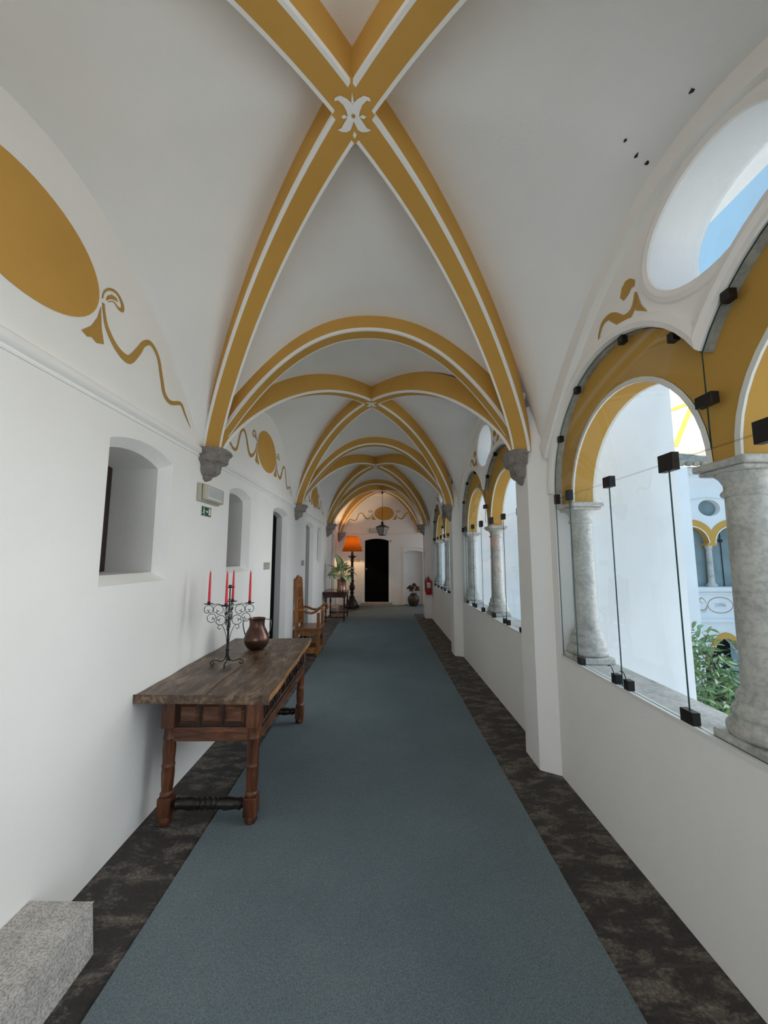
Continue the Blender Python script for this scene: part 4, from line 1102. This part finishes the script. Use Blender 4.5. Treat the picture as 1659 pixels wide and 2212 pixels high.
m = MB(); m.lathe([(.04, 0), (.04, -.02), (.028, -.035), (.001, -.037)], 'plastic', (.335, YE, 2.19), 20, 'y'); tag(m.build('wall_sensor'), 'small round cream sensor on the end wall, right of the black door', 'sensor')
m = MB(); m.box(1.196, 1.205, 10.75, 10.85, 1.62, 1.80, 'plastic'); m.box(1.193, 1.2, 10.77, 10.83, 1.64, 1.78, 'tile'); tag(m.build('wall_plate', bev=.002), 'small upright cream plate on the pillar above the fire extinguisher', 'plate')

# stone step by the wall, bottom left
m = MB(); N = 20
top = [(XL+.002, .45), (-1.205, .45), (-1.212, 1.825), (XL+.002, 1.83)]
m.prism(top, lambda a, b: (a, b, .2), lambda a, b: (a+(.012 if a > -1.4 else 0), b+(.01 if b > 1 else 0), 0.0), 'granite')
tag(m.build('stone_step', bev=.012), 'rough grey granite step against the left wall, in the near corner', 'step')
m = MB(); m.box(XL-.28, -1.32, 11.72, 12.58, 0, .14, 'threshold'); tag(m.build('doorstep', bev=.01), 'low stone step in the last doorway on the left, behind the console table', 'step')

# ------------------------------------------------------------------ outside: buttresses, eave, courtyard, wings, tower, tree
for i, yc in enumerate(PY[1:4]):
    m = MB(); m.box(XO-.01, 2.43, yc-.20, yc+.28, -3.5, 3.90, 'outwhite'); struct(m.build('wall_buttress' if i == 0 else 'wall_buttress.%03d' % i))
m = MB(); m.box(XO-.05, 2.26, YB, 10.3, 3.93, 4.00, 'outwhite')
m.add([(2.27, YB, 4.02), (2.27, 10.3, 4.02), (-2.3, 10.3, 5.6), (-2.3, YB, 5.6)], [(0, 1, 2, 3)], 'roof')
struct(m.build('trim_eave'))
m = MB(); m.box(-9, -2.3, YB-6, 20, -3.5, 14.0, 'outwhite'); struct(m.build('wall_sun_blocker'))  # unseen block, height set to keep direct sun off the courtyard and wing
m = MB(); m.box(XO, 26, YB-8, 10.35, -3.7, -3.5, 'ground'); struct(m.build('ground'))

# far wing facing the courtyard
FW = thing('cloister_wing', (0, 0, 0), 'white two-storey cloister wing with ochre arches across the courtyard, seen through the glass', 'building')
YF = 10.35
m = MB(); c0 = 8.91
arches = [c0-1.62, c0-.54, c0+.54, c0+1.62, c0+2.7, c0-2.7]
fnF = lambda x, z: (x, YF, z)
L_ = []
def opening(cs, z0=.85, zs=2.0, r=.47):
    cs = sorted(cs); L = [(cs[0]-r, z0), (cs[-1]+r, z0)]
    for cc in cs[::-1]:
        for k in range(17): a = PI*k/16; L.append((cc+r*math.cos(a), zs+r*math.sin(a)))
    return L
op = opening([c0-1.62+.0, c0-.54, c0+.54])
ov = circle(c0, 2.965, .30, .225, 32)
def gothic(cx, zs, r, h, z0, n=12):
    L = [(cx-r, z0), (cx+r, z0)]
    for k in range(n+1): t = k/n; L.append((cx+r*(1-t)**1.0*(1-.0*t)+0, zs+h*math.sin(t*PI/2)*1.0))
    L2 = [(2*cx-x, z) for x, z in L[2:]][::-1][1:]
    return L+L2
go = gothic(9.02, -1.25, .62, .78, -3.4)
m.poly([[(4.5, -3.5), (14, -3.5), (14, 4.1), (4.5, 4.1)], op, ov, go], fnF, 'outwhite')
for L in (op, ov, go): m.wall(L, fnF, lambda x, z: (x, YF+.22, z), 'outwhite')
m.poly([[(4.5, -3.5), (14, -3.5), (14, 4.1), (4.5, 4.1)]], lambda x, z: (x, YF+2.8, z), 'white')
m.box(4.5, 14, YF+.25, YF+2.8, 3.9, 4.0, 'white'); m.box(4.5, 14, YF+.25, YF+2.8, -.3, 0, 'slate'); m.box(13.9, 14, YF, YF+2.8, -3.5, 4, 'white')
m.build('facade', FW, smooth=25)
for (z0, z1, d_) in ((3.80, 3.86, .05), (3.98, 4.06, .12), (.74, .85, .06), (.66, .70, .04), (-.06, .03, .06)):
    mm = MB(); mm.box(4.5, 14, YF-d_, YF+.01, z0, z1, 'outwhite'); mm.build('moulding', FW, bev=.01)
for i, cc in enumerate((c0-1.62, c0-.54, c0+.54)):
    mm = MB()
    r0, r1 = .47, .645
    import itertools
    lo = 0 if i == 2 else math.acos(.54/r1); hi = PI if i == 0 else PI-math.acos(.54/r1)
    O_ = [(cc+r1*math.cos(lo+(hi-lo)*k/20), 2.0+r1*math.sin(lo+(hi-lo)*k/20)) for k in range(21)]; I_ = [(cc+r0*math.cos(PI*k/20), 2.0+r0*math.sin(PI*k/20)) for k in range(21)]
    if i < 2: O_ = [(cc+.54, 2.0)]+O_; I_ = [I_[0]]+I_
    if i > 0: O_ = O_+[(cc-.54, 2.0)]; I_ = I_+[I_[-1]]
    mm.bridge([(x, YF-.012, z) for x, z in O_], [(x, YF-.012, z) for x, z in I_], 'ochre', closed=False)
    O2 = [(cc+r0*math.cos(PI*k/20), 2.0+r0*math.sin(PI*k/20)) for k in range(21)]; I2 = [(cc+(r0-.025)*math.cos(PI*k/20), 2.0+(r0-.025)*math.sin(PI*k/20)) for k in range(21)]
    mm.bridge([(x, YF-.014, z) for x, z in O2], [(x, YF-.014, z) for x, z in I2], 'line', closed=False)
    mm.bridge([(x, YF-.014, z) for x, z in I2], [(x, YF+.16, z) for x, z in I2], 'ochre', closed=False)
    mm.build('arch_band', FW, smooth=25)
mm = MB()
GO = gothic(9.02, -1.25, .62, .78, -1.3)[2:]; GO2 = gothic(9.02, -1.25, .76, .93, -1.3)[2:]
mm.bridge([(x, YF-.03, z) for x, z in GO], [(x, YF-.03, z) for x, z in GO2], 'ochre', closed=False); mm.bridge([(x, YF-.03, z) for x, z in GO], [(x, YF+.15, z) for x, z in GO], 'ochre', closed=False)
mm.bridge([(x, YF-.03, z) for x, z in GO2], [(x, YF+.0, z) for x, z in GO2], 'ochre', closed=False)
mm.build('pointed_arch_band', FW, smooth=25)
mm = MB()
pts = [(c0-1.2+2.4*k/20, 3.235-.33*(abs(2*k/20-1)**1.8)) for k in range(21)]
A = [(x, YF-.045, z) for x, z in pts]; B = [(x, YF, z+.03) for x, z in pts]; C2 = [(x, YF, z-.02) for x, z in pts]
mm.bridge(A, B, 'outwhite', closed=False); mm.bridge(A, C2, 'outwhite', closed=False); mm.build('lunette_moulding', FW)
for xx in (c0-1.08, c0):
    mm = MB(); xx -= .03 if xx == c0 else 0
    mm.lathe([(.13, .85), (.13, .90), (.10, .93), (.085, .96), (.075, 1.0), (.066, 1.84), (.085, 1.86), (.075, 1.89), (.10, 1.95)], 'marble', (xx, YF+.11, 0), 20); mm.box(xx-.13, xx+.13, YF-.02, YF+.24, 1.945, 2.005, 'ochre'); mm.build('column', FW, smooth=40)
mm = MB(); mm.prism([(a, b) for a, b in op], lambda x, z: (x, YF+.20, z), lambda x, z: (x, YF+.21, z), 'darkglass')
for xx in (8.50, 9.28, 7.7): mm.box(xx-.006, xx+.006, YF+.17, YF+.19, .86, 2.45, 'clip'); mm.box(xx-.05, xx+.05, YF+.165, YF+.19, 2.04, 2.12, 'clip')
mm.build('window', FW, smooth=0)
mm = MB(); mm.prism(circle(c0, 2.965, .30, .225, 32), lambda x, z: (x, YF+.15, z), lambda x, z: (x, YF+.16, z), 'darkglass'); mm.build('oval_window', FW, smooth=0)
mm = MB(); mm.box(8.2, 9.9, YF+.9, YF+.95, -3.4, -.3, 'recess'); mm.build('arcade_shade_sheet', FW)  # dark sheet painted in place of the shade inside the pointed arch
# painted cartouche with lettering
mm = MB(); fp = lambda x, z: (x, YF-.004, z); fq = lambda x, z: (x, YF-.006, z)
cx_, cz_ = 8.955, .378
A = circle(cx_, cz_, .345, .215, 48); B = circle(cx_, cz_, .322, .192, 48)
mm.bridge([fp(*p) for p in A], [fp(*p) for p in B], 'outline')
def sw(s):
    T_ = lambda l: [(cx_+s*(a-cx_), b) for a, b in l]
    stroke(mm, T_([(8.585, .42), (8.56, .49), (8.50, .555), (8.44, .555), (8.405, .50), (8.44, .455), (8.52, .43)]), [.012, .016, .022, .028, .03, .016, .005], fp, 'outline')
    stroke(mm, T_([(8.595, .385), (8.58, .31), (8.53, .262), (8.46, .248), (8.40, .27), (8.33, .33)]), [.018, .026, .026, .03, .022, .004], fp, 'outline')
    stroke(mm, T_([(8.60, .32), (8.56, .235), (8.50, .20), (8.40, .21)]), [.004, .012, .012, .004], fp, 'outline')
sw(1); sw(-1)
lw_ = .012
def glyph(strokes, x0):
    for st2 in strokes: stroke(mm, [(x0+a*.05, .338+b*.085) for a, b in st2], [lw_]*len(st2), fq, 'textgrey', 1)
glyph([[(1, 1), (0, 1), (.9, .5), (0, 0), (1.1, 0)]], 8.805)
glyph([[(0, 1), (.5, 0), (1, 1)]], 8.870)
glyph([[(0, 0), (0, 1), (.8, 1), (.9, .75), (.8, .5), (0, .5)]], 8.935)
glyph([[(0, 0), (0, 1), (.8, 1), (.9, .75), (.8, .5), (0, .5)], [(.4, .5), (1, 0)]], 8.993)
glyph([[(0, 0), (.5, 1), (1, 0)], [(.2, .4), (.8, .4)]], 9.052)
mm.build('cartouche', FW, smooth=0)
for xx in (7.42, 10.65):
    mm = MB(); mm.box(xx-.30, xx+.30, YF-.85, YF+.01, -3.5, 3.9, 'outwhite'); mm.build('buttress', FW)
mm = MB()   # tiled roof with rows of half-round tiles
sl = .42
mm.add([(4.5, YF-.28, 4.10), (14, YF-.28, 4.10), (14, YF+2.2, 4.10+2.48*sl), (4.5, YF+2.2, 4.10+2.48*sl)], [(0, 1, 2, 3)], 'roof')
for k in range(48):
    x = 4.6+k*.2; P = [(x, YF-.36, 4.10), (x, YF+2.2, 4.14+2.5*sl)]; mm.tube(P, .075, 'roof', 10)
mm.build('roof', FW, smooth=50)

TWR = thing('tower', (0, 0, 0), 'sunlit white upper building with ochre bands beyond the tiled roof', 'building')
m = MB(); m.box(9.5, 20, 17, 22, -3.5, 11.5, 'outwhite'); m.build('wall', TWR)
m = MB()
m.add([(13.0, 16.98, 8.15), (15.2, 16.98, 8.95), (15.2, 16.98, 9.13), (13.0, 16.98, 8.30)], [(0, 1, 2, 3)], 'ochre')
m.add([(13.2, 16.98, 6.6), (13.45, 16.98, 6.6), (14.3, 16.98, 8.35), (14.1, 16.98, 8.45)], [(0, 1, 2, 3)], 'ochre')
m.build('painted_band', TWR, smooth=0)

# courtyard tree
TR = thing('courtyard_tree', (4.7, 5.3, -3.5), 'leafy green tree in the courtyard below the nearest window', 'tree')
m = MB(); m.tube(smoothpath([(.3, .3, 0), (.2, .2, 1.0), (.1, .1, 1.9), (0, 0, 2.6)], 5), .07, 'bark', 10)
rnd = random.Random(5)
fol = MB(); fol.leafmat = 'leafgreen'; fol.attr = []
tips = []
for k in range(46):
    a = rnd.uniform(0, 2*PI); e = rnd.uniform(-.2, 1.3); r_ = rnd.uniform(.9, 1.25)
    tips.append(Vector((1.55*r_*math.cos(a)*math.cos(e), 1.5*r_*math.sin(a)*math.cos(e), 2.35+1.25*r_*math.sin(e))))
tips += [Vector((-.75, -.3, 4.05)), Vector((-.6, -.25, 4.12)), Vector((-.85, -.2, 3.8)), Vector((-.45, -.1, 3.85)), Vector((-.5, -.5, 3.6)), Vector((-.95, -.5, 3.5)), Vector((-.1, -.4, 3.55)), Vector((.1, -.7, 3.5)), Vector((.45, -.5, 3.75)), Vector((.8, -.3, 3.6)), Vector((-.7, -.9, 3.2)), Vector((-.2, -1.1, 3.1)), Vector((.4, -1.1, 3.0)), Vector((-1.0, -.9, 2.9))]
for tip in tips:
    b0 = Vector((0, 0, 2.2)); mid = (b0+tip)/2+Vector((rnd.uniform(-.2, .2), rnd.uniform(-.2, .2), .1))
    pts = smoothpath([b0, mid, tip], 8); m.tube(pts, .01, 'bark', 5, rs=[.018-.013*i/(len(pts)-1) for i in range(len(pts))])
    for q in range(88):
        i = rnd.randrange(len(pts)//3, len(pts)); p = pts[i]+Vector((rnd.gauss(0, .13), rnd.gauss(0, .13), rnd.gauss(0, .11)))
        if q < 16: p = tip+Vector((rnd.gauss(0, .06), rnd.gauss(0, .06), rnd.gauss(0, .08)))
        d = Vector((rnd.gauss(0, 1), rnd.gauss(0, 1), rnd.gauss(.35, .5)))
        leafblade(fol, p, d, rnd.uniform(.10, .17), rnd.uniform(.035, .055), rnd.uniform(.2, 1.2), rnd.uniform(-1, 1), 4)
m.build('branches', TR, smooth=50); fol.build('leaves', TR, smooth=60)
